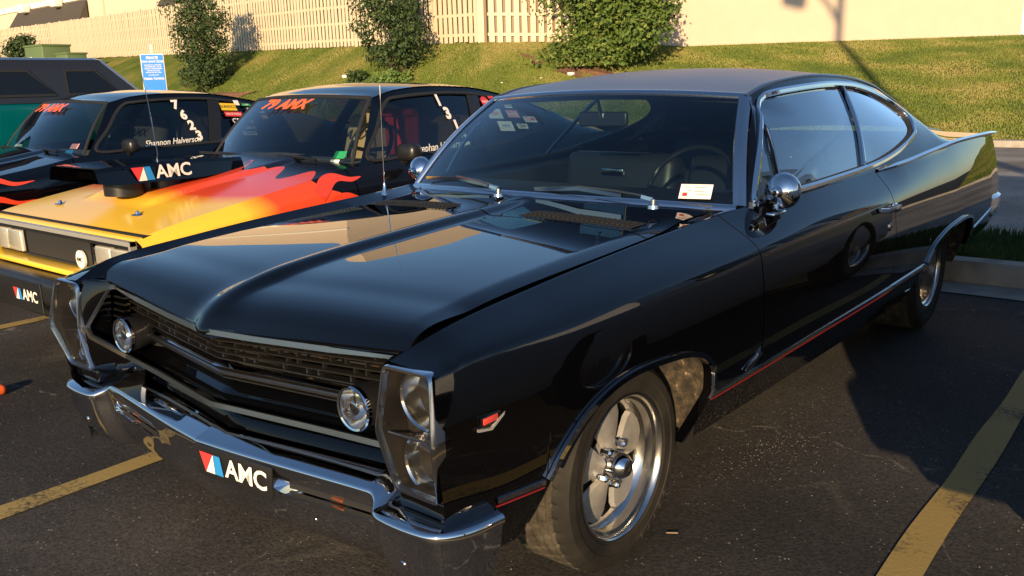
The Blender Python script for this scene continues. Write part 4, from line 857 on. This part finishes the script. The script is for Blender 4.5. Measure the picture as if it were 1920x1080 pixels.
# ================================================================= ground and background
def asphalt(name, base, speck, tint=1.0):
    m, nt, b = nodes(name); v = coords(nt); b.inputs['Roughness'].default_value = 0.85; b.inputs['Specular IOR Level'].default_value = 0.25
    n1 = N(nt, 'ShaderNodeTexNoise', Scale=0.7, Detail=6.0); n2 = N(nt, 'ShaderNodeTexNoise', Scale=90.0, Detail=4.0, Roughness=0.7); n3 = N(nt, 'ShaderNodeTexVoronoi', Scale=120.0); n4 = N(nt, 'ShaderNodeTexNoise', Scale=14.0, Detail=5.0)
    for n in (n1, n2, n3, n4): nt.links.new(v, n.inputs['Vector'])
    lo = tuple(c*.62 for c in base); hi = tuple(c*1.45 for c in base)
    r1 = ramp(nt, n1.outputs[0], [(0.35, lo), (0.68, hi)])
    r2 = ramp(nt, n2.outputs[0], [(0.35, (.55,)*3), (0.65, (1.5,)*3)])
    mx = N(nt, 'ShaderNodeMix', data_type='RGBA', blend_type='MULTIPLY'); mx.inputs[0].default_value = 1.0; nt.links.new(r1.outputs[0], mx.inputs[6]); nt.links.new(r2.outputs[0], mx.inputs[7])
    sep = N(nt, 'ShaderNodeSeparateColor'); nt.links.new(n3.outputs['Color'], sep.inputs[0])
    gate = ramp(nt, sep.outputs[0], [(0.955, (0, 0, 0)), (0.965, (1, 1, 1))]); pt = ramp(nt, n3.outputs['Distance'], [(0.25, (1, 1, 1)), (0.4, (0, 0, 0))]); pat = ramp(nt, n4.outputs[0], [(0.45, (0, 0, 0)), (0.62, (1, 1, 1))])
    mu = N(nt, 'ShaderNodeMath', operation='MULTIPLY'); nt.links.new(gate.outputs[0], mu.inputs[0]); nt.links.new(pt.outputs[0], mu.inputs[1])
    mu2 = N(nt, 'ShaderNodeMath', operation='MULTIPLY'); nt.links.new(mu.outputs[0], mu2.inputs[0]); nt.links.new(pat.outputs[0], mu2.inputs[1])
    mx2 = N(nt, 'ShaderNodeMix', data_type='RGBA'); nt.links.new(mu2.outputs[0], mx2.inputs[0]); nt.links.new(mx.outputs[2], mx2.inputs[6]); mx2.inputs[7].default_value = (*speck, 1)
    nd = N(nt, 'ShaderNodeTexNoise', Scale=1.3, Detail=6.0); nt.links.new(v, nd.inputs['Vector']); mv = N(nt, 'ShaderNodeVectorMath', operation='MULTIPLY_ADD'); mv.inputs[1].default_value = (1.1, 1.1, 0); nt.links.new(nd.outputs['Color'], mv.inputs[0]); nt.links.new(v, mv.inputs[2])
    ck = N(nt, 'ShaderNodeTexVoronoi', Scale=0.42, feature='DISTANCE_TO_EDGE'); nt.links.new(mv.outputs[0], ck.inputs['Vector']); cr2 = ramp(nt, ck.outputs['Distance'], [(0.0, (1, 1, 1)), (0.0035, (0, 0, 0))])
    mc_ = N(nt, 'ShaderNodeMath', operation='MULTIPLY'); nt.links.new(cr2.outputs[0], mc_.inputs[0]); nt.links.new(pat.outputs[0], mc_.inputs[1])
    mx3 = N(nt, 'ShaderNodeMix', data_type='RGBA'); nt.links.new(mc_.outputs[0], mx3.inputs[0]); nt.links.new(mx2.outputs[2], mx3.inputs[6]); mx3.inputs[7].default_value = (speck[0]*.45, speck[1]*.45, speck[2]*.45, 1)
    # pale scuffs with a shape of their own
    sc1 = N(nt, 'ShaderNodeTexNoise', Scale=1.1, Detail=3.0, Distortion=1.2); sc2 = N(nt, 'ShaderNodeTexNoise', Scale=0.9, Detail=2.0)
    for q in (sc1, sc2): nt.links.new(v, q.inputs['Vector'])
    l1 = ramp(nt, sc1.outputs[0], [(0.47, (0, 0, 0)), (0.50, (.5, .5, .5)), (0.53, (0, 0, 0))]); l2 = ramp(nt, sc2.outputs[0], [(0.52, (0, 0, 0)), (0.66, (.5, .5, .5))])
    ml = N(nt, 'ShaderNodeMath', operation='MULTIPLY'); nt.links.new(l1.outputs[0], ml.inputs[0]); nt.links.new(l2.outputs[0], ml.inputs[1])
    ml2 = N(nt, 'ShaderNodeMath', operation='MULTIPLY'); nt.links.new(ml.outputs[0], ml2.inputs[0]); nt.links.new(n2.outputs[0], ml2.inputs[1])
    mx4 = N(nt, 'ShaderNodeMix', data_type='RGBA'); nt.links.new(ml2.outputs[0], mx4.inputs[0]); nt.links.new(mx3.outputs[2], mx4.inputs[6]); mx4.inputs[7].default_value = (speck[0]*.8, speck[1]*.8, speck[2]*.75, 1)
    nt.links.new(mx4.outputs[2], b.inputs['Base Color'])
    bp = N(nt, 'ShaderNodeBump', Strength=0.55, Distance=0.006); nt.links.new(n2.outputs[0], bp.inputs['Height']); nt.links.new(bp.outputs[0], b.inputs['Normal'])
asphalt('lot_asphalt', (0.042, 0.0385, 0.0365), (0.42, 0.38, 0.32)); asphalt('drive_asphalt', (0.21, 0.195, 0.175), (0.5, 0.46, 0.4))
def line_paint():
    m, nt, b = nodes('line_paint'); v = coords(nt); b.inputs['Roughness'].default_value = 0.75
    n = N(nt, 'ShaderNodeTexNoise', Scale=55.0, Detail=6.0, Roughness=0.75); n2 = N(nt, 'ShaderNodeTexNoise', Scale=3.0, Detail=4.0)
    for q in (n, n2): nt.links.new(v, q.inputs['Vector'])
    ad = N(nt, 'ShaderNodeMath', operation='ADD'); nt.links.new(n.outputs[0], ad.inputs[0]); nt.links.new(n2.outputs[0], ad.inputs[1])
    r = ramp(nt, ad.outputs[0], [(0.0, (.34, .24, .07)), (0.98/2*1.0, (.34, .24, .07)), (1.0, (.05, .042, .03))]); r.color_ramp.elements[1].position = .52; r.color_ramp.elements[2].position = .62
    dv = N(nt, 'ShaderNodeMath', operation='DIVIDE'); nt.links.new(ad.outputs[0], dv.inputs[0]); dv.inputs[1].default_value = 2.0; nt.links.new(dv.outputs[0], r.inputs[0]); nt.links.new(r.outputs[0], b.inputs['Base Color'])
    bp = N(nt, 'ShaderNodeBump', Strength=0.5, Distance=0.004); nt.links.new(n.outputs[0], bp.inputs['Height']); nt.links.new(bp.outputs[0], b.inputs['Normal'])
line_paint()
simple('concrete', (0.30, 0.27, 0.23), 0.85, vary=(6, 0.25), bump=(60, 0.3, 0.006))
simple('shaded_wood', (0.26, 0.18, 0.11), 0.9); simple('fence_paint', (0.60, 0.50, 0.36), 0.7, vary=(5, 0.06)); simple('stucco', (0.58, 0.455, 0.35), 0.9, vary=(1.5, 0.03), bump=(70, 0.25, 0.004))
simple('building_wall', (0.62, 0.50, 0.38), 0.9); simple('awning', (0.06, 0.05, 0.04), 0.8); simple('white_trim', (0.80, 0.76, 0.68), 0.7)
simple('sign_blue', (0.015, 0.22, 0.80), 0.4); simple('green_box', (0.10, 0.15, 0.06), 0.6); simple('post_metal', (0.35, 0.35, 0.35), 0.45, 0.8); simple('lamp_pole', (0.04, 0.035, 0.03), 0.5); simple('bark', (0.07, 0.05, 0.035), 0.9); simple('mulch', (0.16, 0.075, 0.04), 0.95, vary=(20, 0.5)); simple('soil', (0.20, 0.12, 0.06), 0.95, vary=(9, 0.4))
def grass_ground():
    m, nt, b = nodes('turf'); v = coords(nt); b.inputs['Roughness'].default_value = 0.95; b.inputs['Specular IOR Level'].default_value = 0.1
    n = N(nt, 'ShaderNodeTexNoise', Scale=0.45, Detail=8.0, Roughness=0.65); nt.links.new(v, n.inputs['Vector'])
    n2 = N(nt, 'ShaderNodeTexNoise', Scale=26.0, Detail=6.0, Roughness=0.7); nt.links.new(v, n2.inputs['Vector'])
    r = ramp(nt, n.outputs[0], [(0.32, (.06, .10, .016)), (0.5, (.12, .15, .026)), (0.62, (.21, .19, .05)), (0.75, (.30, .23, .09))])
    r2 = ramp(nt, n2.outputs[0], [(0.3, (.5,)*3), (0.7, (1.35,)*3)])
    mx = N(nt, 'ShaderNodeMix', data_type='RGBA', blend_type='MULTIPLY'); mx.inputs[0].default_value = 1.0; nt.links.new(r.outputs[0], mx.inputs[6]); nt.links.new(r2.outputs[0], mx.inputs[7]); nt.links.new(mx.outputs[2], b.inputs['Base Color'])
    bp = N(nt, 'ShaderNodeBump', Strength=0.8, Distance=0.05); nt.links.new(n2.outputs[0], bp.inputs['Height']); nt.links.new(bp.outputs[0], b.inputs['Normal'])
grass_ground()
simple('grit', (0.22, 0.19, 0.15), 0.9, vary=(7, 0.6))
def foliage(name, cols_, scale=9.0, sub=0.0):
    m, nt, b = nodes(name); v = coords(nt); n = N(nt, 'ShaderNodeTexNoise', Scale=scale, Detail=3.0); nt.links.new(v, n.inputs['Vector'])
    r = ramp(nt, n.outputs[0], [(0.33, cols_[0]), (0.5, cols_[1]), (0.68, cols_[2])]); nt.links.new(r.outputs[0], b.inputs['Base Color']); b.inputs['Roughness'].default_value = 0.6; b.inputs['Specular IOR Level'].default_value = 0.3
foliage('blade', [(.075, .12, .018), (.15, .18, .03), (.29, .25, .08)], 0.6); foliage('leaf_dark', [(.012, .026, .008), (.03, .058, .016), (.07, .10, .03)], 5.0); foliage('leaf_bright', [(.03, .065, .010), (.075, .125, .02), (.16, .19, .04)], 4.0); foliage('weed', [(.05, .10, .02), (.09, .16, .03), (.15, .2, .05)])
foliage('strip_blade', [(.03, .06, .012), (.05, .09, .02), (.08, .11, .03)], 2.0)

def sheet(name, pts, mat, z=None, kind='structure', label=None, cat_=None):
    o = obj(name, (np.array(pts, float), [tuple(range(len(pts)))]), mat, smooth=False); tag(o, label, cat_, None, kind); return o
Z = 4.1
g = sheet('ground', [(-600, -600, -.004), (600, -600, -.004), (600, 600, -.004), (-600, 600, -.004)], 'lot_asphalt', label='dark asphalt of the parking lot under the parked cars', cat_='ground')
for x, y0, y1 in ((-1.0, -3.6, 3.86), (1.478, -3.6, 3.86), (-3.60, -3.6, 3.86), (-6.2, -3.6, 3.86), (4.03, -3.6, 3.86)):
    V, F = grid([[(x-.052+.004*math.sin(y*7), y, .001), (x+.052+.004*math.sin(y*5+1), y, .001)] for y in np.linspace(y0, y1, 60)]); o = obj('parking_line', (V, F), 'line_paint', smooth=False); tag(o, kind='structure')
o = sheet('gutter', [(-60, 3.90, .002), (60, 3.90, .002), (60, 4.22, .004), (-60, 4.22, .004)], 'concrete'); 
kp = [(4.22, .004), (4.235, .115), (4.26, .14), (4.38, .145), (4.385, .05)]
for k in range(-14, 9):
    x0, x1 = k*3.05+.4, (k+1)*3.05+.388; V, F = grid([[(x, y+.004*math.sin(x*2), z) for y, z in kp] for x in np.linspace(x0, x1, 4)]); tag(obj('kerb', (V, F), 'concrete', sharp=40), kind='structure')
tag(obj('grass_verge', grid([[(x, y, .13+.015*math.sin(x*3+y*5)) for y in np.linspace(4.38, 5.55, 6)] for x in np.linspace(-45, 30, 160)]), 'turf'), kind='structure')
tag(obj('road', grid([[(x, y, .004+.0005*0) for y in (5.55, 15.7)] for x in np.linspace(-120, 120, 30)]), 'drive_asphalt', smooth=False), kind='structure')
tag(obj('far_kerb', grid([[(x, 15.6, .006), (x, 15.62, .12), (x, 15.78, .13)] for x in np.linspace(-120, 60, 60)]), 'concrete'), kind='structure')
# bank rising to the fence and the wall
cam_xy = np.array((2.047, -1.925))
E1 = np.array([(-120, 30, 4.2), (-71.07, 26.3, 3.88), (-61.6, 26.1, 3.76), (-39.67, 22.8, 3.21), (-26.03, 20.63, 2.88), (-16.44, 19.16, 2.59), (-14.47, 20.1, 2.51), (-11.95, 24.16, 2.40), (-8.21, 28.6, 2.43), (-4.32, 33.17, 2.47), (1.28, 40.5, 2.54), (8, 50, 2.6)])
E1d = np.concatenate([np.linspace(E1[i], E1[i+1], 24)[:-1] for i in range(len(E1)-1)]+[E1[-1:]])
def e0(p): d = p[:2]-cam_xy; t = (15.78-cam_xy[1])/d[1]; return np.array((cam_xy[0]+d[0]*t, 15.78, .13))
def bank_pt(p, f):
    a = e0(p); q = a+(p-a)*f; q[2] = a[2]+(p[2]-a[2])*(.75*f+.25*float(sst(0, 1, f)))+.05*math.sin(q[0]*.9+q[1]*.4)*f*(1-f)*2; return q
PB = np.array([[bank_pt(p, f) for f in np.linspace(0, 1, 26)] for p in E1d])
back_rows = [[p+np.array((-14*0+(p[0]-cam_xy[0])*2.0, (p[1]-cam_xy[1])*2.0, .4)), p] for p in E1d]
tag(obj('grass_bank', cat(flip(grid(PB)), grid(back_rows)), 'turf'), kind='structure')
def tufts(name, base, mat, hmin, hmax, wid, lean=.35):
    n = len(base); a = rng.uniform(0, 2*np.pi, n); h = rng.uniform(hmin, hmax, n); l = rng.uniform(-lean, lean, (n, 2))*h[:, None]; w = wid*rng.uniform(.6, 1.3, n)
    dx = np.stack([np.cos(a)*w, np.sin(a)*w, np.zeros(n)], 1); tip = base+np.stack([l[:, 0], l[:, 1], h], 1)
    V = np.stack([base-dx, base+dx, tip], 1).reshape(-1, 3)
    me = bpy.data.meshes.new(name); me.vertices.add(3*n); me.vertices.foreach_set('co', V.ravel()); me.loops.add(3*n); me.loops.foreach_set('vertex_index', np.arange(3*n, dtype=np.int32)); me.polygons.add(n)
    me.polygons.foreach_set('loop_start', np.arange(0, 3*n, 3, dtype=np.int32)); me.polygons.foreach_set('loop_total', np.full(n, 3, dtype=np.int32)); me.update(calc_edges=True); me.materials.append(MATS[mat])
    o = bpy.data.objects.new(name, me); C.objects.link(o); return o
def bank_samples(n):
    i = rng.uniform(3*24, (len(E1d)-2), n); f = rng.uniform(0, 1, n); i0 = i.astype(int); t = (i-i0)[:, None]; fi = f*25; f0 = np.minimum(fi.astype(int), 24); u = (fi-f0)[:, None]
    return (PB[i0, f0]*(1-t)+PB[i0+1, f0]*t)*(1-u)+(PB[i0, f0+1]*(1-t)+PB[i0+1, f0+1]*t)*u
tag(tufts('grass', bank_samples(420000), 'blade', .015, .05, .009), 'short mown lawn grass covering the sunlit bank', 'grass', kind='stuff')
vb = np.stack([rng.uniform(-14, 3.2, 60000), rng.uniform(4.40, 5.5, 60000), np.full(60000, .13)], 1); tag(tufts('grass', vb, 'strip_blade', .03, .09, .006), 'narrow strip of grass behind the parking lot kerb', 'grass', kind='stuff')
# picket fence: boards are parts of each fence run, rails and posts too
def fence_run(p0, p1, label, H_=2.4, step=.255, bw=.165):
    p0 = np.array(p0); p1 = np.array(p1); d = p1-p0; L = np.linalg.norm(d[:2]); u = d/L; root = empty('picket_fence', p0); tag(root, label, 'fence', None)
    ang = math.atan2(u[1], u[0]); root.rotation_euler = (0, 0, ang); sl = d[2]/L
    bh = H_; bm_ = [(-bw/2, -.010, .02), (bw/2, -.010, .02), (bw/2, -.010, bh-.035), (bw/2-.035, -.010, bh), (-bw/2+.035, -.010, bh), (-bw/2, -.010, bh-.035)]; nb = len(bm_)
    V = np.array(bm_+[(x, .010, z) for x, _, z in bm_]); F = [tuple(reversed(range(nb))), tuple(range(nb, 2*nb))]+[(k, (k+1) % nb, nb+(k+1) % nb, nb+k) for k in range(nb)]
    me = None; n = int(L/step)
    for k in range(n):
        x = (k+.5)*step
        if me is None: o = obj('picket', (V, F), 'fence_paint', root, smooth=False); me = o.data
        else: o = bpy.data.objects.new('picket', me); C.objects.link(o); o.parent = root
        o.location = (x, -.02, sl*x+random.uniform(-.02, .02)); o.rotation_euler = (0, random.uniform(-.012, .012), 0)
    rear = [shift(box((0, 0, bh/2-.02), (step*.985, .02, bh-.04)), ((k+.5)*step, .085, sl*(k+.5)*step)) for k in range(n+1)]
    tag(obj('rear_pickets', cat(*rear), 'shaded_wood', root, smooth=False), kind='stuff')  # rear boards coloured dark brown to paint in the shade between the pickets
    for k, zf_ in enumerate((.25, .85, 1.45, 2.05)): obj('rail', sweep([(0, .02, zf_), (L, .02, zf_+sl*L)], [(-.02, -.045), (.02, -.045), (.02, .045), (-.02, .045)], up=(0, 0, 1)), 'fence_paint', root, smooth=False)
    for k in range(int(L/2.45)+1): obj('post', box((min(k*2.45, L), .06, 1.2+sl*min(k*2.45, L)), (.10, .10, 2.5)), 'fence_paint', root, smooth=False)
fp_ = [E1[3]+(E1[2]-E1[3])*1.0, E1[3], E1[4], E1[5], E1[6]]
fence_run(E1[2], E1[3], 'long cream picket fence run behind the utility boxes'); fence_run(E1[3], E1[4], 'cream picket fence run behind the first tall shrub'); fence_run(E1[4], E1[5], 'cream picket fence run behind the loose dark shrub'); fence_run(E1[5], E1[6]+(E1[7]-E1[6])*.22, 'cream picket fence run ending beside the big leafy bush')
fence_run(E1[1], E1[2], 'far cream picket fence run below the dark awning')
# stucco building at the end of the fence
wa, wb = E1[6]+(E1[7]-E1[6])*.35, E1[9]+(E1[10]-E1[9])*.03
def wall_bldg(root_label, a, b, h, depth, mat):
    a = np.array(a); b = np.array(b); d = b-a; L = np.linalg.norm(d[:2]); root = empty('building', (a[0], a[1], min(a[2], b[2])-1.0)); root.rotation_euler = (0, 0, math.atan2(d[1], d[0])); tag(root, root_label, 'building')
    obj('wall', box((L/2, depth/2, h/2), (L, depth, h)), mat, root, smooth=False); obj('parapet', box((L/2, depth/2, h+.1), (L+.3, depth+.3, .2)), 'white_trim', root, smooth=False); return root, L
wall_bldg('plain beige stucco building at the top of the grass bank', wa, wb, 7.5, 12, 'stucco')
# tan building beyond the fence with dark awnings
rt = empty('building', (-102, 33.8, 3.0)); rt.rotation_euler = (0, 0, -.032); tag(rt, 'tan building with dark sloped awnings beyond the picket fence', 'building')
obj('wall', box((30, 6, 6), (64, 12, 14)), 'building_wall', rt, smooth=False)
for z, hh in ((5.95, .45), (3.4, .3), (9.2, .4)): obj('band', box((30, -.06, z), (64.2, .12, hh)), 'white_trim', rt, smooth=False)
for x in (-8.0, 19.0, 46.0):
    w0, w1 = x, x+13.8
    aw = obj('awning', cat(grid([[(w0, -.13, 5.65), (w1, -.13, 5.65)], [(w0-2.2, -2.2, 1.6), (w1+.2, -2.2, 1.6)], [(w0-2.2, -2.2, 1.4), (w1+.2, -2.2, 1.4)]]), (np.array([(w1, -.13, 5.65), (w1+.2, -2.2, 1.6), (w1+.2, -2.2, 1.4), (w1, -.13, 1.4)]), [(0, 1, 2, 3)]), (np.array([(w0, -.13, 5.65), (w0-2.2, -2.2, 1.6), (w0-2.2, -2.2, 1.4), (w0, -.13, 1.4)]), [(3, 2, 1, 0)])), 'awning', rt, smooth=False)
    for q in (2.5, 9.2): obj('awning_lamp', rbox((x+q, -.55, 5.75), (.9, .8, .75), .15), 'white_trim', aw)
obj('downpipe', box((35.5, -.1, 5), (.25, .2, 9)), 'building_wall', rt, smooth=False)
# shrubs
def leaf_mesh(pts, nrm_, size):
    n = len(pts); t1 = np.cross(nrm_, rng.normal(size=(n, 3))); t1 /= np.linalg.norm(t1, axis=1)[:, None]+1e-9; t2 = np.cross(nrm_, t1); s = size*rng.uniform(.45, 1.5, n)[:, None]
    V = np.stack([pts-t1*s*.5, pts+t2*s*.30-nrm_*s*.06, pts+t1*s*.6, pts-t2*s*.30-nrm_*s*.06], 1).reshape(-1, 3); F = [(4*k, 4*k+1, 4*k+2, 4*k+3) for k in range(n)]; return V, F
def shrub(loc, w, h, label, mat, n, size, stems=7, clump=60, lobes=None, seed=0, zlow_=.15, arch=False, cat_='shrub'):
    r = np.random.default_rng(seed); root = empty('shrub', loc); tag(root, label, cat_)
    cl = []
    for k in range(clump):
        a_q, rad_, zq = r.uniform(0, 2*math.pi), r.uniform(0, 1)**.6, r.uniform(0, 1)
        prof_ = (.62+.38*math.sin(math.pi*min(1, zq*.85+.15)))*(1+.22*math.sin(3*a_q+seed)+.15*math.sin(5*zq*3+a_q*2)); taper = 1.0 if not arch else (.72+.40*zq)
        cl.append((math.cos(a_q)*rad_*w/2*prof_*taper*.82, math.sin(a_q)*rad_*w/2*prof_*taper*.65, h*(zlow_+(1-zlow_)*zq)*.92, r.uniform(.09, .22)*w))
    cl = np.array(cl); idx = r.integers(0, len(cl), n); off = r.normal(size=(n, 3)); off /= np.linalg.norm(off, axis=1)[:, None]; rad = r.uniform(.25, 1, n)**.6
    pts = cl[idx, :3]+off*(cl[idx, 3]*rad)[:, None]*np.array((1, 1, .85)); pts[:, 2] = np.maximum(pts[:, 2], .03)
    nn = off+np.array((0, -.3, .5))+r.normal(size=(n, 3))*.5; nn /= np.linalg.norm(nn, axis=1)[:, None]
    obj('crown', leaf_mesh(pts, nn, size), mat, root, smooth=False)
    S_ = []
    for k in range(stems):
        c = cl[r.integers(0, len(cl))]; b0 = np.array((c[0]*.25, c[1]*.25, -.05)); m_ = np.array((c[0]*.5, c[1]*.5, c[2]*.5)); q = spline([b0, m_, c[:3]], 5); rr = np.linspace(.03, .008, len(q)); P = [[p+np.array((math.cos(a), math.sin(a), 0))*rr[i] for a in np.linspace(0, 2*math.pi, 7)] for i, p in enumerate(q)]; S_.append(grid(P))
    obj('trunk', cat(*S_), 'bark', root); return root
def on_bank(x, y):
    k = np.argmin((PB[:, :, 0]-x)**2+(PB[:, :, 1]-y)**2); p = PB.reshape(-1, 3)[k]; return (x, y, p[2]-.03)
shrub(on_bank(-31.0, 18.6), 3.0, 4.2, 'tall dark green shrub against the fence beside the blue sign', 'leaf_dark', 15000, .10, seed=1, clump=110, zlow_=.03)
shrub(on_bank(-19.2, 18.2), 3.4, 3.4, 'loose dark shrub with a gappy crown and bright weeds at its foot', 'leaf_dark', 11000, .095, seed=2, clump=60, arch=True)
shrub(on_bank(-12.3, 20.2), 4.4, 3.6, 'big dense bright green leafy bush between the fence and the beige wall', 'leaf_bright', 24000, .12, seed=3, clump=130, stems=10, zlow_=.1)
shrub(on_bank(-59.5, 23.4), 3.6, 2.2, 'distant rounded green shrub beside the utility boxes', 'leaf_dark', 5000, .17, seed=4)
shrub(on_bank(-18.9, 17.6), 2.1, .55, 'bright green weeds growing under the loose dark shrub', 'weed', 2600, .09, seed=5, clump=40, stems=3, zlow_=0, cat_='weeds')
shrub(on_bank(-20.9, 17.9), 1.0, .5, 'small olive weedy plant on the bank left of the loose shrub', 'leaf_dark', 1600, .09, seed=6, clump=30, stems=3, zlow_=0, cat_='weeds')
shrub(on_bank(-12.7, 19.4), 3.2, .6, 'low leafy plants and weeds at the foot of the big bush', 'leaf_bright', 3000, .10, seed=8, clump=60, stems=3, zlow_=0, cat_='weeds')
for lx, ly, sx, sy in ((-12.9, 19.0, 1.9, .5), (-19.9, 17.2, 1.5, .35), (-29.2, 18.0, 2.4, .3)):
    b_ = on_bank(lx, ly); P = []
    for k in range(16):
        a = 2*math.pi*k/16; P.append([(lx, ly, on_bank(lx, ly)[2]+.10), (lx+sx*math.cos(a)*(1+.2*math.sin(3*a)), ly+sy*math.sin(a), on_bank(lx+sx*math.cos(a), ly+sy*math.sin(a))[2]+.055)])
    tag(obj('mulch_bed', grid(P, closed=True), 'mulch'), kind='structure')
# utility boxes, tow-away sign, lamp post, litter
u1 = empty('utility_box', on_bank(-51.5, 21.4)); tag(u1, 'large green metal utility cabinet below the picket fence', 'utility box'); obj('cabinet', rbox((0, 0, .95), (2.3, 1.6, 2.0), .06), 'green_box', u1); obj('lid', rbox((0, 0, 1.98), (2.42, 1.7, .12), .04), 'green_box', u1); obj('warning_label', box((-.4, -.803, 1.2), (.25, .012, .35)), 'white_decal', u1, smooth=False)
u2 = empty('utility_box', on_bank(-48.2, 21.2)); tag(u2, 'smaller green utility cabinet beside the large one', 'utility box'); obj('cabinet', rbox((0, 0, .7), (1.3, 1.1, 1.5), .05), 'green_box', u2); obj('lid', rbox((0, 0, 1.46), (1.4, 1.2, .1), .03), 'green_box', u2)
sg = empty('tow_sign', (-9.70, 4.58, .03)); tag(sg, 'blue and white private tow away zone sign on a metal post', 'sign'); sg.rotation_euler = (0, 0, math.radians(56))
obj('post', box((0, .03, .98), (.05, .04, 2.0)), 'post_metal', sg, smooth=False); pn = obj('sign_panel', rbox((0, 0, 1.60), (.305, .006, .50), .002, 1), 'white_decal', sg); obj('panel_face', box((0, -.005, 1.60), (.285, .004, .48)), 'sign_blue', pn, smooth=False)
for i, (tx, sz, dz) in enumerate((('PRIVATE', .052, .195), ('TOW AWAY ZONE', .040, .145), ('VEHICLES NOT AUTHORIZED', .021, .10), ('ON THIS PROPERTY WILL BE', .021, .075), ('TOWED AT OWNERS EXPENSE', .021, .05), ('PARKING ALL IN THIS', .021, .025), ('VEHICLES WILL BE TOWED', .021, 0), ('24 HOURS A DAY', .021, -.035), ('PARMA TOWING', .042, -.085))):
    V, F = text_vf(tx, sz, bold=.02, sx=.80); obj('lettering', xform((V, F), frame((0, -.0085, 1.60+dz), (1, 0, 0), (0, 0, 1))), 'white_decal', pn, smooth=False)
# parking-lot lamp post behind the photographer; its shadow falls on the bank and the wall
tgt = np.array((-8.65, 28.3, 2.9)); ts = np.array(to_sun[:]); Lq = 34.0; hp = tgt+ts*Lq
lpz = empty('lamp_post', (hp[0], hp[1], 0)); tag(lpz, 'tall dark parking lot lamp post with two curved arms', 'lamp post')
obj('pole', tube([(0, 0, 0), (0, 0, hp[2]-.2), (0, 0, hp[2]+1.6)], .13, 12), 'lamp_pole', lpz)
obj('arm', tube(spline([(0, 0, hp[2]-.1), (-.5, .0, hp[2]+.5), (-1.0, 0, hp[2]+.75), (-1.5, 0, hp[2]+.6)], 5), .09, 8), 'lamp_pole', lpz); obj('lamp_head', rbox((-1.7, 0, hp[2]+.35), (.75, .45, .5), .1), 'lamp_pole', lpz)
for x, y, s_ in ((-18.6, 16.4, .10), (-13.6, 17.0, .10), (-22.0, 18.4, .22), (-12.6, 18.6, .2), (-14.3, 17.6, .06), (-15.2, 17.3, .05), (-13.2, 18.0, .05)):
    p = on_bank(x, y); tag(obj('litter', rbox((0, 0, 0), (s_, s_*.7, s_*.5), s_*.15, 2), 'white_decal', loc=(p[0], p[1], p[2]+.09)), 'small pale scrap of litter lying on the lawn', 'litter', 'scraps of litter on the lawn')
rd_ = obj('red_cap', rbox((0, 0, .02), (.08, .16, .05), .022), 'orange_decal', loc=(-2.30, -.53, .0)); tag(rd_, 'red-orange rounded object on the asphalt left of the coupe bumper', 'object')
st_ = obj('straw', tube([(.85, .225, .003), (.88, .243, .004)], .0014, 5), 'tan_cloth'); tag(st_, 'thin yellow straw of dry grass on the asphalt near the front wheel', 'straw')

# loose grit on the asphalt
gn = 1150; gx = np.concatenate([rng.uniform(-2.6, 2.2, 800), rng.normal(.86, .10, 350)]); gy_ = np.concatenate([rng.uniform(-1.6, 3.6, 800), rng.normal(1.0, .20, 350)]); gs = rng.uniform(.0008, .0026, gn)
oc = np.array([(1, 0, 0), (-1, 0, 0), (0, 1, 0), (0, -1, 0), (0, 0, .8), (0, 0, -.3)]); of = [(0, 2, 4), (2, 1, 4), (1, 3, 4), (3, 0, 4), (2, 0, 5), (1, 2, 5), (3, 1, 5), (0, 3, 5)]
GV = (np.stack([gx, gy_, np.zeros(gn)], 1)[:, None, :]+oc[None]*gs[:, None, None]*rng.uniform(.6, 1.4, (gn, 6, 1))).reshape(-1, 3); GF = [tuple(i+6*k for i in f) for k in range(gn) for f in of]
tag(obj('gravel', (GV, GF), 'grit', smooth=False), 'loose pale grit scattered on the dark asphalt', 'gravel', kind='stuff')
